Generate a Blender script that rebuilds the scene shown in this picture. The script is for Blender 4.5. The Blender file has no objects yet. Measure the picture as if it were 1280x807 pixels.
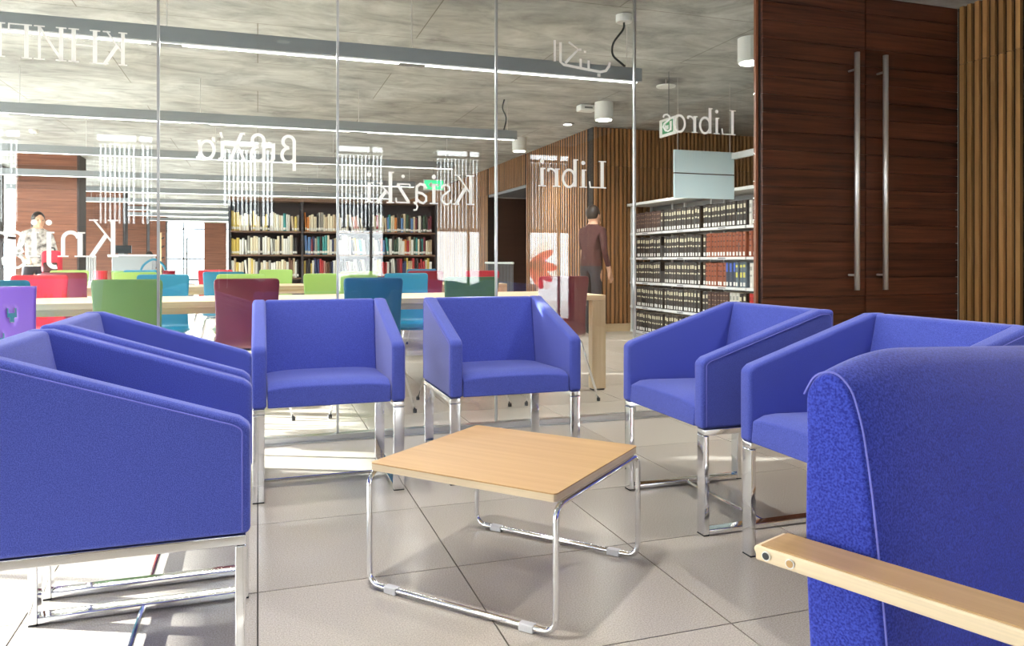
import bpy, bmesh, math, random
from mathutils import Vector, Matrix, Quaternion

# ------------------------------------------------------------------ camera, sky, sun, exposure
S = bpy.context.scene
COL = S.collection
R = math.radians
random.seed(7)

cam_data = bpy.data.cameras.new('camera')
cam = bpy.data.objects.new('camera', cam_data)
COL.objects.link(cam)
cam.location = (0, 0, 0.97)
cam.rotation_euler = (R(90), 0, R(-18.5))
cam_data.sensor_width = 36
cam_data.lens = 950 / 1280 * 36
cam_data.shift_y = -(403.5 - 325) / 1280
cam_data.clip_start = 0.02
cam_data.clip_end = 300
S.camera = cam

S.view_settings.view_transform = 'Standard'
S.view_settings.look = 'None'
S.view_settings.gamma = 1
S.view_settings.use_curve_mapping = False
S.view_settings.exposure = 0.52

W = bpy.data.worlds.new('sky')
S.world = W
W.use_nodes = True
W.node_tree.nodes['Background'].inputs[0].default_value = (0.86, 0.93, 1.0, 1)
W.node_tree.nodes['Background'].inputs[1].default_value = 9.0

sun_data = bpy.data.lights.new('sun', 'SUN')
sun_data.energy = 34
sun_data.angle = R(0.6)
sun_data.color = (1.0, 0.97, 0.92)
sun = bpy.data.objects.new('sun', sun_data)
COL.objects.link(sun)
sd = Vector((1.0, -0.45, -0.264)).normalized()
sun.rotation_euler = sd.to_track_quat('-Z', 'Y').to_euler()
sun.location = (-20, 5, 8)

try:
    S.cycles.max_bounces = 10
    S.cycles.diffuse_bounces = 5
    S.cycles.glossy_bounces = 5
    S.cycles.transmission_bounces = 4
    S.cycles.transparent_max_bounces = 24
    S.cycles.sample_clamp_indirect = 6
    S.cycles.caustics_reflective = False
    S.cycles.caustics_refractive = False
    S.cycles.blur_glossy = 1.0
except Exception:
    pass

def portal(loc, rot, sx, sy):
    l = bpy.data.lights.new('window_daylight', 'AREA')
    l.shape = 'RECTANGLE'
    l.size, l.size_y = sx, sy
    l.energy = 10
    l.cycles.is_portal = True
    o = bpy.data.objects.new('window_daylight', l)
    o.location = loc
    o.rotation_euler = rot
    COL.objects.link(o)

# daylight portals in the real window openings (the light is the sky's own)
portal((-4.5, 0.75, 1.4), (0, R(-90), 0), 2.7, 6.9)
portal((-4.5, 14.2, 1.4), (0, R(-90), 0), 2.7, 20.0)
portal((0.08, -2.6, 1.35), (R(90), 0, 0), 9.3, 2.6)

# ------------------------------------------------------------------ helpers
def put(o, label=None, cat=None, group=None, kind=None):
    if label: o['label'] = label
    if cat: o['category'] = cat
    if group: o['group'] = group
    if kind: o['kind'] = kind
    return o

def empty(name, loc=(0, 0, 0), rz=0.0, parent=None):
    o = bpy.data.objects.new(name, None)
    o.empty_display_size = 0.1
    o.location = loc
    o.rotation_euler = (0, 0, rz)
    COL.objects.link(o)
    if parent: o.parent = parent
    return o

def copy_tree(o, parent=None):
    c = o.copy()
    COL.objects.link(c)
    c.parent = parent
    for ch in list(o.children):
        copy_tree(ch, c)
    return c

class MB:
    def __init__(self):
        self.v, self.f, self.m = [], [], []
    def add(self, verts, faces, mi=0):
        b = len(self.v)
        self.v += [tuple(p) for p in verts]
        for q in faces:
            self.f.append([b + i for i in q])
            self.m.append(mi)
        return self
    def box(self, x0, x1, y0, y1, z0, z1, mi=0):
        v = [(x0, y0, z0), (x1, y0, z0), (x1, y1, z0), (x0, y1, z0),
             (x0, y0, z1), (x1, y0, z1), (x1, y1, z1), (x0, y1, z1)]
        f = [(0, 3, 2, 1), (4, 5, 6, 7), (0, 1, 5, 4), (1, 2, 6, 5), (2, 3, 7, 6), (3, 0, 4, 7)]
        return self.add(v, f, mi)
    def prism_x(self, prof, x0, x1, mi=0):
        """profile of (y,z) points extruded along x"""
        n = len(prof)
        v = [(x0, y, z) for y, z in prof] + [(x1, y, z) for y, z in prof]
        f = [tuple(range(n)), tuple(range(2 * n - 1, n - 1, -1))]
        f += [(i, i + n, (i + 1) % n + n, (i + 1) % n) for i in range(n)]
        return self.add(v, f, mi)
    def prism_z(self, prof, z0, z1, mi=0):
        n = len(prof)
        v = [(x, y, z0) for x, y in prof] + [(x, y, z1) for x, y in prof]
        f = [tuple(range(n - 1, -1, -1)), tuple(range(n, 2 * n))]
        f += [(i, (i + 1) % n, (i + 1) % n + n, i + n) for i in range(n)]
        return self.add(v, f, mi)
    def tube(self, pts, r, n=8, closed=False, mi=0, radii=None):
        pts = [Vector(p) for p in pts]
        m = len(pts)
        tang = []
        for i in range(m):
            if closed:
                t = pts[(i + 1) % m] - pts[i - 1]
            else:
                t = pts[min(i + 1, m - 1)] - pts[max(i - 1, 0)]
            tang.append(t.normalized() if t.length > 1e-9 else Vector((0, 0, 1)))
        t0 = tang[0]
        ref = Vector((0, 0, 1)) if abs(t0.z) < 0.9 else Vector((1, 0, 0))
        nrm = (ref - t0 * ref.dot(t0)).normalized()
        verts = []
        for i in range(m):
            if i:
                q = tang[i - 1].rotation_difference(tang[i])
                nrm = (q @ nrm)
                nrm = (nrm - tang[i] * nrm.dot(tang[i])).normalized()
            bn = tang[i].cross(nrm)
            rr = radii[i] if radii else r
            for k in range(n):
                a = 2 * math.pi * k / n
                verts.append(pts[i] + (nrm * math.cos(a) + bn * math.sin(a)) * rr)
        faces = []
        for i in range(m if closed else m - 1):
            j = (i + 1) % m
            for k in range(n):
                k2 = (k + 1) % n
                faces.append((i * n + k, i * n + k2, j * n + k2, j * n + k))
        if not closed:
            faces.append(tuple(range(n - 1, -1, -1)))
            faces.append(tuple(range((m - 1) * n, m * n)))
        return self.add(verts, faces, mi)
    def lathe(self, prof, n=20, c=(0, 0, 0), mi=0):
        """profile of (r,z)"""
        verts, faces = [], []
        for r, z in prof:
            for k in range(n):
                a = 2 * math.pi * k / n
                verts.append((c[0] + r * math.cos(a), c[1] + r * math.sin(a), c[2] + z))
        for i in range(len(prof) - 1):
            for k in range(n):
                k2 = (k + 1) % n
                faces.append((i * n + k, i * n + k2, (i + 1) * n + k2, (i + 1) * n + k))
        faces.append(tuple(range(n - 1, -1, -1)))
        faces.append(tuple(range((len(prof) - 1) * n, len(prof) * n)))
        return self.add(verts, faces, mi)
    def ball(self, c, rx, ry, rz, nu=14, nv=9, mi=0):
        verts, faces = [], []
        for j in range(nv + 1):
            p = math.pi * j / nv
            for k in range(nu):
                a = 2 * math.pi * k / nu
                verts.append((c[0] + rx * math.sin(p) * math.cos(a), c[1] + ry * math.sin(p) * math.sin(a), c[2] + rz * math.cos(p)))
        for j in range(nv):
            for k in range(nu):
                k2 = (k + 1) % nu
                faces.append((j * nu + k, (j + 1) * nu + k, (j + 1) * nu + k2, j * nu + k2))
        return self.add(verts, faces, mi)
    def mesh(self, name, mats, smooth=False):
        me = bpy.data.meshes.new(name)
        me.from_pydata(self.v, [], self.f)
        if not isinstance(mats, (list, tuple)): mats = [mats]
        for m in mats: me.materials.append(m)
        me.polygons.foreach_set('material_index', self.m)
        if smooth:
            me.polygons.foreach_set('use_smooth', [True] * len(me.polygons))
        me.update()
        bm = bmesh.new(); bm.from_mesh(me)
        bmesh.ops.recalc_face_normals(bm, faces=bm.faces)
        bm.to_mesh(me); bm.free()
        return me
    def build(self, name, mats, parent=None, smooth=False, bevel=0.0, seg=2, loc=None, rz=None):
        return link(name, self.mesh(name, mats, smooth), parent, bevel, seg, loc, rz)

def link(name, me, parent=None, bevel=0.0, seg=2, loc=None, rz=None):
    o = bpy.data.objects.new(name, me)
    COL.objects.link(o)
    if parent: o.parent = parent
    if loc: o.location = loc
    if rz is not None: o.rotation_euler = (0, 0, rz)
    if bevel:
        md = o.modifiers.new('round', 'BEVEL')
        md.width = bevel; md.segments = seg; md.limit_method = 'ANGLE'; md.angle_limit = R(25)
        md.harden_normals = False
        me.polygons.foreach_set('use_smooth', [True] * len(me.polygons))
        wn = o.modifiers.new('wn', 'WEIGHTED_NORMAL'); wn.keep_sharp = False
    return o

def fillet(pts, r, n=5, closed=False):
    pts = [Vector(p) for p in pts]
    m = len(pts); out = []
    for i in range(m):
        if not closed and i in (0, m - 1):
            out.append(pts[i]); continue
        a, b, c = pts[i - 1], pts[i], pts[(i + 1) % m]
        d1, d2 = (a - b), (c - b)
        rr = min(r, d1.length * .49, d2.length * .49)
        p1, p2 = b + d1.normalized() * rr, b + d2.normalized() * rr
        for k in range(n + 1):
            t = k / n
            out.append(p1 * (1 - t) ** 2 + b * 2 * t * (1 - t) + p2 * t * t)
    return out

def ordinal(n):
    return '%d%s' % (n, 'th' if 10 <= n % 100 <= 20 else {1: 'st', 2: 'nd', 3: 'rd'}.get(n % 10, 'th'))

# ------------------------------------------------------------------ materials
def srgb(r, g, b):
    f = lambda c: (c / 12.92 if c <= .04045 else ((c + .055) / 1.055) ** 2.4)
    return (f(r / 255), f(g / 255), f(b / 255), 1)

def mat(name, col, rough=.5, metal=0.0, spec=.5, sheen=0, emit=0, bump=0, bump_scale=200, vary=0, vary_scale=30, vcol=None, stretch=None, coat=0):
    m = bpy.data.materials.new(name)
    m.use_nodes = True
    nt = m.node_tree
    b = nt.nodes['Principled BSDF']
    b.inputs['Base Color'].default_value = col
    b.inputs['Roughness'].default_value = rough
    b.inputs['Metallic'].default_value = metal
    b.inputs['Specular IOR Level'].default_value = spec
    if sheen:
        b.inputs['Sheen Weight'].default_value = sheen
        b.inputs['Sheen Roughness'].default_value = .5
        b.inputs['Sheen Tint'].default_value = (.75, .78, 1, 1)
    if coat: b.inputs['Coat Weight'].default_value = coat
    if emit:
        b.inputs['Emission Color'].default_value = col
        b.inputs['Emission Strength'].default_value = emit
    if bump or vary:
        tc = nt.nodes.new('ShaderNodeTexCoord')
        src = tc.outputs['Object']
        if stretch:
            mp = nt.nodes.new('ShaderNodeMapping')
            mp.inputs['Scale'].default_value = stretch
            nt.links.new(src, mp.inputs['Vector'])
            src = mp.outputs['Vector']
        if vary:
            n = nt.nodes.new('ShaderNodeTexNoise')
            n.inputs['Scale'].default_value = vary_scale
            n.inputs['Detail'].default_value = 5
            nt.links.new(src, n.inputs['Vector'])
            cr = nt.nodes.new('ShaderNodeValToRGB')
            lo = vcol or tuple(c * (1 - vary) for c in col[:3]) + (1,)
            cr.color_ramp.elements[0].position = .32
            cr.color_ramp.elements[1].position = .68
            cr.color_ramp.elements[0].color = lo
            cr.color_ramp.elements[1].color = col
            nt.links.new(n.outputs['Fac'], cr.inputs['Fac'])
            nt.links.new(cr.outputs['Color'], b.inputs['Base Color'])
        if bump:
            n2 = nt.nodes.new('ShaderNodeTexNoise')
            n2.inputs['Scale'].default_value = bump_scale
            n2.inputs['Detail'].default_value = 3
            nt.links.new(src, n2.inputs['Vector'])
            bp = nt.nodes.new('ShaderNodeBump')
            bp.inputs['Strength'].default_value = bump
            bp.inputs['Distance'].default_value = .002
            nt.links.new(n2.outputs['Fac'], bp.inputs['Height'])
            nt.links.new(bp.outputs['Normal'], b.inputs['Normal'])
    return m

def glass_mat(name, tint=(1, 1, 1, 1), base=.045):
    m = bpy.data.materials.new(name)
    m.use_nodes = True
    nt = m.node_tree
    for n in list(nt.nodes): nt.nodes.remove(n)
    out = nt.nodes.new('ShaderNodeOutputMaterial')
    mix = nt.nodes.new('ShaderNodeMixShader')
    tr = nt.nodes.new('ShaderNodeBsdfTransparent'); tr.inputs[0].default_value = tint
    gl = nt.nodes.new('ShaderNodeBsdfGlossy'); gl.inputs['Roughness'].default_value = 0.0
    lw = nt.nodes.new('ShaderNodeLayerWeight'); lw.inputs['Blend'].default_value = .5
    pw = nt.nodes.new('ShaderNodeMath'); pw.operation = 'POWER'; pw.inputs[1].default_value = 5
    mu = nt.nodes.new('ShaderNodeMath'); mu.operation = 'MULTIPLY_ADD'
    mu.inputs[1].default_value = 1 - base; mu.inputs[2].default_value = base
    nt.links.new(lw.outputs['Facing'], pw.inputs[0])
    nt.links.new(pw.outputs[0], mu.inputs[0])
    nt.links.new(mu.outputs[0], mix.inputs[0])
    nt.links.new(tr.outputs[0], mix.inputs[1])
    nt.links.new(gl.outputs[0], mix.inputs[2])
    nt.links.new(mix.outputs[0], out.inputs[0])
    return m

def wood_mat(name, c1, c2, rough=.45, axis='x', scale=1.0, coat=0):
    """long streaky grain along one axis; each piece is offset by its own random"""
    m = bpy.data.materials.new(name); m.use_nodes = True
    nt = m.node_tree; b = nt.nodes['Principled BSDF']
    b.inputs['Roughness'].default_value = rough
    b.inputs['Coat Weight'].default_value = coat
    tc = nt.nodes.new('ShaderNodeTexCoord')
    oi = nt.nodes.new('ShaderNodeObjectInfo')
    ad = nt.nodes.new('ShaderNodeVectorMath'); ad.operation = 'ADD'
    sc = nt.nodes.new('ShaderNodeVectorMath'); sc.operation = 'SCALE'; sc.inputs['Scale'].default_value = 37
    cmb = nt.nodes.new('ShaderNodeCombineXYZ')
    for k in range(3): nt.links.new(oi.outputs['Random'], cmb.inputs[k])
    nt.links.new(cmb.outputs[0], sc.inputs[0])
    nt.links.new(tc.outputs['Object'], ad.inputs[0]); nt.links.new(sc.outputs[0], ad.inputs[1])
    mp = nt.nodes.new('ShaderNodeMapping')
    s = {'x': (1.2, 28, 28), 'y': (28, 1.2, 28), 'z': (28, 28, 1.2)}[axis]
    mp.inputs['Scale'].default_value = [q * scale for q in s]
    nt.links.new(ad.outputs[0], mp.inputs['Vector'])
    n = nt.nodes.new('ShaderNodeTexNoise'); n.inputs['Scale'].default_value = 1.6; n.inputs['Detail'].default_value = 6; n.inputs['Roughness'].default_value = .62
    nt.links.new(mp.outputs[0], n.inputs['Vector'])
    cr = nt.nodes.new('ShaderNodeValToRGB')
    cr.color_ramp.elements[0].position = .3; cr.color_ramp.elements[0].color = c1
    cr.color_ramp.elements[1].position = .7; cr.color_ramp.elements[1].color = c2
    nt.links.new(n.outputs['Fac'], cr.inputs['Fac'])
    # slight tone shift piece by piece
    mr = nt.nodes.new('ShaderNodeMapRange'); mr.inputs['To Min'].default_value = .78; mr.inputs['To Max'].default_value = 1.18
    nt.links.new(oi.outputs['Random'], mr.inputs['Value'])
    mx = nt.nodes.new('ShaderNodeMix'); mx.data_type = 'RGBA'; mx.blend_type = 'MULTIPLY'; mx.inputs['Factor'].default_value = 1
    nt.links.new(cr.outputs['Color'], mx.inputs['A']); nt.links.new(mr.outputs[0], mx.inputs['B'])
    nt.links.new(mx.outputs['Result'], b.inputs['Base Color'])
    bp = nt.nodes.new('ShaderNodeBump'); bp.inputs['Strength'].default_value = .12; bp.inputs['Distance'].default_value = .002
    nt.links.new(n.outputs['Fac'], bp.inputs['Height']); nt.links.new(bp.outputs['Normal'], b.inputs['Normal'])
    return m

def fabric_mat(name, c1, c2, sc_=520):
    m = bpy.data.materials.new(name); m.use_nodes = True
    nt = m.node_tree; b = nt.nodes['Principled BSDF']
    b.inputs['Roughness'].default_value = .92
    b.inputs['Specular IOR Level'].default_value = .2
    b.inputs['Sheen Weight'].default_value = .34
    b.inputs['Sheen Roughness'].default_value = .45
    b.inputs['Sheen Tint'].default_value = (.8, .8, 1, 1)
    tc = nt.nodes.new('ShaderNodeTexCoord')
    n = nt.nodes.new('ShaderNodeTexNoise'); n.inputs['Scale'].default_value = sc_; n.inputs['Detail'].default_value = 2
    nt.links.new(tc.outputs['Object'], n.inputs['Vector'])
    cr = nt.nodes.new('ShaderNodeValToRGB')
    cr.color_ramp.elements[0].position = .36; cr.color_ramp.elements[0].color = c1
    cr.color_ramp.elements[1].position = .64; cr.color_ramp.elements[1].color = c2
    nt.links.new(n.outputs['Fac'], cr.inputs['Fac'])
    nt.links.new(cr.outputs['Color'], b.inputs['Base Color'])
    bp = nt.nodes.new('ShaderNodeBump'); bp.inputs['Strength'].default_value = .25; bp.inputs['Distance'].default_value = .001
    nt.links.new(n.outputs['Fac'], bp.inputs['Height']); nt.links.new(bp.outputs['Normal'], b.inputs['Normal'])
    return m

def concrete_mat():
    m = bpy.data.materials.new('board_marked_concrete'); m.use_nodes = True
    nt = m.node_tree; b = nt.nodes['Principled BSDF']
    b.inputs['Roughness'].default_value = .6
    tc = nt.nodes.new('ShaderNodeTexCoord')
    # formwork panels
    br = nt.nodes.new('ShaderNodeTexBrick')
    br.inputs['Scale'].default_value = 1
    br.inputs['Brick Width'].default_value = 2.44
    br.inputs['Row Height'].default_value = 1.22
    br.inputs['Mortar Size'].default_value = .005
    br.inputs['Mortar Smooth'].default_value = .4
    br.inputs['Color1'].default_value = (1, 1, 1, 1)
    br.inputs['Color2'].default_value = (.93, .93, .93, 1)
    br.inputs['Mortar'].default_value = (.42, .38, .32, 1)
    nt.links.new(tc.outputs['Object'], br.inputs['Vector'])
    # cloudy stains, slightly drawn out along the boards
    mp = nt.nodes.new('ShaderNodeMapping'); mp.inputs['Scale'].default_value = (.8, 1.3, 1)
    nt.links.new(tc.outputs['Object'], mp.inputs['Vector'])
    n1 = nt.nodes.new('ShaderNodeTexNoise'); n1.inputs['Scale'].default_value = 2.2; n1.inputs['Detail'].default_value = 12; n1.inputs['Roughness'].default_value = .7; n1.inputs['Distortion'].default_value = .5
    nt.links.new(mp.outputs[0], n1.inputs['Vector'])
    n2 = nt.nodes.new('ShaderNodeTexNoise'); n2.inputs['Scale'].default_value = .55; n2.inputs['Detail'].default_value = 6
    nt.links.new(tc.outputs['Object'], n2.inputs['Vector'])
    cr = nt.nodes.new('ShaderNodeValToRGB')
    cr.color_ramp.elements[0].position = .3; cr.color_ramp.elements[0].color = srgb(126, 128, 128)
    cr.color_ramp.elements[1].position = .68; cr.color_ramp.elements[1].color = srgb(212, 216, 215)
    nt.links.new(n1.outputs['Fac'], cr.inputs['Fac'])
    cr2 = nt.nodes.new('ShaderNodeValToRGB')
    cr2.color_ramp.elements[0].position = .38; cr2.color_ramp.elements[0].color = (.78, .75, .7, 1)
    cr2.color_ramp.elements[1].position = .6; cr2.color_ramp.elements[1].color = (1.1, 1.1, 1.08, 1)
    nt.links.new(n2.outputs['Fac'], cr2.inputs['Fac'])
    mx = nt.nodes.new('ShaderNodeMix'); mx.data_type = 'RGBA'; mx.blend_type = 'MULTIPLY'; mx.inputs['Factor'].default_value = 1
    nt.links.new(cr.outputs['Color'], mx.inputs['A']); nt.links.new(cr2.outputs['Color'], mx.inputs['B'])
    mx2 = nt.nodes.new('ShaderNodeMix'); mx2.data_type = 'RGBA'; mx2.blend_type = 'MULTIPLY'; mx2.inputs['Factor'].default_value = 1
    nt.links.new(mx.outputs['Result'], mx2.inputs['A']); nt.links.new(br.outputs['Color'], mx2.inputs['B'])
    nt.links.new(mx2.outputs['Result'], b.inputs['Base Color'])
    bp = nt.nodes.new('ShaderNodeBump'); bp.inputs['Strength'].default_value = .35; bp.inputs['Distance'].default_value = .01
    nt.links.new(n1.outputs['Fac'], bp.inputs['Height']); nt.links.new(bp.outputs['Normal'], b.inputs['Normal'])
    return m

def tile_mat():
    m = bpy.data.materials.new('grey_stone_tile'); m.use_nodes = True
    nt = m.node_tree; b = nt.nodes['Principled BSDF']
    b.inputs['Specular IOR Level'].default_value = .5
    tc = nt.nodes.new('ShaderNodeTexCoord'); oi = nt.nodes.new('ShaderNodeObjectInfo')
    ge = nt.nodes.new('ShaderNodeNewGeometry')
    n = nt.nodes.new('ShaderNodeTexNoise'); n.inputs['Scale'].default_value = 260; n.inputs['Detail'].default_value = 2
    nt.links.new(ge.outputs['Position'], n.inputs['Vector'])
    n2 = nt.nodes.new('ShaderNodeTexNoise'); n2.inputs['Scale'].default_value = 2.2; n2.inputs['Detail'].default_value = 4
    nt.links.new(ge.outputs['Position'], n2.inputs['Vector'])
    cr = nt.nodes.new('ShaderNodeValToRGB')
    cr.color_ramp.elements[0].position = .32; cr.color_ramp.elements[0].color = srgb(172, 164, 154)
    cr.color_ramp.elements[1].position = .68; cr.color_ramp.elements[1].color = srgb(208, 200, 189)
    nt.links.new(n.outputs['Fac'], cr.inputs['Fac'])
    mr = nt.nodes.new('ShaderNodeMapRange'); mr.inputs['To Min'].default_value = .9; mr.inputs['To Max'].default_value = 1.08
    nt.links.new(oi.outputs['Random'], mr.inputs['Value'])
    mx = nt.nodes.new('ShaderNodeMix'); mx.data_type = 'RGBA'; mx.blend_type = 'MULTIPLY'; mx.inputs['Factor'].default_value = 1
    nt.links.new(cr.outputs['Color'], mx.inputs['A']); nt.links.new(mr.outputs[0], mx.inputs['B'])
    nt.links.new(mx.outputs['Result'], b.inputs['Base Color'])
    mr2 = nt.nodes.new('ShaderNodeMapRange'); mr2.inputs['To Min'].default_value = .16; mr2.inputs['To Max'].default_value = .3
    nt.links.new(n2.outputs['Fac'], mr2.inputs['Value'])
    nt.links.new(mr2.outputs[0], b.inputs['Roughness'])
    return m

M = {}
M['blue'] = fabric_mat('blue_wool_fabric', srgb(66, 78, 164), srgb(92, 105, 202))
M['lounge_blue'] = fabric_mat('bright_blue_wool_fabric', srgb(42, 52, 148), srgb(68, 84, 196), 300)
M['armwood'] = wood_mat('honey_veneer', srgb(172, 136, 94), srgb(196, 160, 114), .36, 'y', .5)
M['seam'] = mat('pale_blue_thread', srgb(120, 124, 215), .8)
M['chrome'] = mat('polished_chrome', (.82, .83, .85, 1), .07, 1)
M['steel'] = mat('brushed_steel', (.74, .73, .71, 1), .34, .75)
M['black'] = mat('black_rubber', (.02, .02, .022, 1), .6)
M['glide'] = mat('clear_grey_plastic', srgb(205, 205, 210), .35)
M['maple'] = wood_mat('maple_veneer', srgb(192, 150, 96), srgb(206, 166, 112), .38, 'x', .55)
M['ply'] = mat('pale_plywood_edge', srgb(238, 218, 184), .5, vary=.12, vary_scale=3, stretch=(2, 2, 120))
M['beech'] = wood_mat('pale_beech', srgb(206, 178, 140), srgb(226, 202, 166), .45, 'x', .6)
M['beech_z'] = wood_mat('pale_beech_upright', srgb(206, 178, 140), srgb(226, 202, 166), .45, 'z', .6)
M['tile'] = tile_mat()
M['grout'] = mat('dark_grout', srgb(62, 58, 54), .8)
M['concrete'] = concrete_mat()
M['walnut'] = wood_mat('dark_walnut_plank', srgb(44, 23, 15), srgb(106, 60, 41), .38, 'x', .8)
M['walnut_back'] = mat('dark_walnut_core', srgb(24, 14, 10), .6)
M['rust'] = mat('copper_edge', srgb(140, 84, 56), .4)
M['slat'] = wood_mat('oak_slat', srgb(158, 116, 68), srgb(198, 152, 96), .5, 'z', .7)
M['slat_dark'] = wood_mat('brown_slat', srgb(140, 96, 58), srgb(178, 128, 80), .5, 'z', .7)
M['backing'] = mat('black_backing', srgb(26, 19, 14), .8)
M['redwood'] = wood_mat('reddish_cladding', srgb(98, 58, 42), srgb(140, 90, 66), .45, 'x', .7)
M['alu'] = mat('satin_aluminium', srgb(182, 184, 186), .3, .85)
M['lum'] = mat('grey_luminaire_body', srgb(146, 152, 156), .45, .1)
M['led'] = mat('white_led_lens', (1, .98, .94, 1), .4, emit=3.2)
M['white'] = mat('white_paint', srgb(232, 232, 228), .4)
M['whitemetal'] = mat('white_metal_shelf', srgb(222, 224, 224), .35)
M['greymetal'] = mat('grey_metal', srgb(120, 122, 124), .4, .3)
M['darkcase'] = mat('anthracite_steel', srgb(58, 56, 60), .5)
M['casewood'] = mat('brown_board', srgb(118, 92, 74), .5, vary=.25, vary_scale=5)
M['pane'] = glass_mat('clear_glass', (.97, .985, .98, 1), .055)
M['wpane'] = glass_mat('window_glass', (.96, .98, .99, 1), .03)
M['frame'] = mat('dark_window_frame', srgb(52, 44, 44), .45)
M['fin'] = mat('dark_violet_fin', srgb(52, 46, 60), .6)
M['blind'] = mat('pale_blind_slat', srgb(214, 214, 210), .5)
M['signblue'] = mat('pale_blue_sign', srgb(206, 230, 238), .4)
M['signline'] = mat('dark_sign_joint', srgb(52, 44, 48), .5)
M['green'] = mat('exit_green', srgb(30, 120, 74), .4, emit=.25)
M['exitgreen'] = mat('lit_exit_green', srgb(60, 200, 130), .4, emit=1.2)
M['ground'] = mat('pale_paving', srgb(190, 186, 178), .8)
M['skin'] = mat('skin', srgb(206, 160, 132), .55)
M['hair'] = mat('dark_hair', srgb(34, 26, 24), .5)
M['denim'] = mat('dark_trousers', srgb(46, 44, 52), .8)
M['burgtop'] = mat('burgundy_brown_knit', srgb(74, 40, 40), .85)
M['greyknit'] = mat('charcoal_scarf', srgb(66, 58, 56), .85)
M['pattern'] = mat('black_and_white_print', srgb(232, 230, 226), .8, vary=.85, vary_scale=16)
M['greytop'] = mat('light_grey_shirt', srgb(176, 178, 186), .8)
M['shoe'] = mat('dark_shoe', srgb(30, 28, 28), .6)
M['redcloth'] = mat('red_canvas', srgb(196, 44, 62), .75)
M['screen'] = mat('dark_screen', srgb(44, 52, 56), .2)
M['counter'] = mat('silver_grey_counter', srgb(150, 156, 158), .35, .3)
M['leaf'] = mat('dark_green_foliage', srgb(52, 74, 54), .7, vary=.4, vary_scale=40)
PLASTIC = {
    'teal': srgb(38, 128, 160), 'dark blue': srgb(34, 104, 140), 'green': srgb(112, 152, 92),
    'light green': srgb(150, 186, 96), 'burgundy': srgb(122, 46, 62), 'red': srgb(196, 52, 66),
    'purple': srgb(124, 92, 196), 'dark red': srgb(140, 34, 52), 'dark green': srgb(86, 124, 86)}
for k, c in PLASTIC.items():
    M['p_' + k] = mat('plastic_' + k.replace(' ', '_'), c, .28, coat=.15)

def sheer_mat(name='translucent_sun_mask', f=.42):
    m = bpy.data.materials.new(name); m.use_nodes = True
    nt = m.node_tree
    for n in list(nt.nodes): nt.nodes.remove(n)
    out = nt.nodes.new('ShaderNodeOutputMaterial'); mix = nt.nodes.new('ShaderNodeMixShader'); mix.inputs[0].default_value = f
    d = nt.nodes.new('ShaderNodeBsdfDiffuse'); d.inputs[0].default_value = (.8, .8, .78, 1)
    t = nt.nodes.new('ShaderNodeBsdfTranslucent'); t.inputs[0].default_value = (.85, .85, .84, 1)
    nt.links.new(d.outputs[0], mix.inputs[1]); nt.links.new(t.outputs[0], mix.inputs[2]); nt.links.new(mix.outputs[0], out.inputs[0])
    return m
M['sun_mask'] = sheer_mat()
M['vinyl'] = sheer_mat('frosted_white_vinyl', .45)
CEIL = 2.77
GV = 4.2          # glass wall plane
RU = 4.76         # right slatted wall of the lounge
LU = -4.6         # left facade
RV = -2.7         # rear facade
FV = 40.0         # far glazed end

# ------------------------------------------------------------------ floor
floor = MB().box(LU - .1, 9, RV - .1, FV + .3, -.2, -.004).build('floor', M['grout'])
put(floor, 'grey stone tile floor with dark joints running through both rooms', 'floor', kind='structure')
T = .6
def tile_mesh(n=1):
    return MB().box(.0022, T - .0022, .0022, T - .0022, -.012, 0).mesh('tile', M['tile'])
tm = tile_mesh()
cells = []
for i in range(-8, 16):
    for j in range(-5, 65):
        u0, v0 = i * T, 2.34 - T * 4 + (j - 0) * T
        if u0 + T < LU + .01 or u0 > 7.4 or v0 + T < RV: continue
        uc, vc = u0 + T / 2, v0 + T / 2
        X, d = uc * math.cos(R(18.5)) - vc * math.sin(R(18.5)), uc * math.sin(R(18.5)) + vc * math.cos(R(18.5))
        vis = d > 1.0 and abs(X / d) < .78
        cells.append((0 if vis else 1, (abs(d) + (0 if vis else 100)), u0, v0))
cells.sort()
for k, (_, _, u0, v0) in enumerate(cells[:290]):
    o = link('tile', tm, floor, loc=(u0, v0, 0))
rest = MB()
for _, _, u0, v0 in cells[290:]:
    rest.box(u0 + .002, u0 + T - .002, v0 + .002, v0 + T - .002, -.012, 0)
put(rest.build('distant_tiles', M['tile'], floor), kind='stuff')
g = MB().box(-80, 80, -60, 120, -.5, -.21).build('ground', M['ground'])
put(g, 'pale paved ground outside the building', 'ground', kind='structure')

# ------------------------------------------------------------------ ceiling
ce = MB().box(LU - .4, 9, RV - .4, FV + .4, CEIL, CEIL + .35).build('ceiling', M['concrete'])
put(ce, 'grey board-marked concrete ceiling with stains and formwork lines', 'ceiling', kind='structure')

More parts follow.
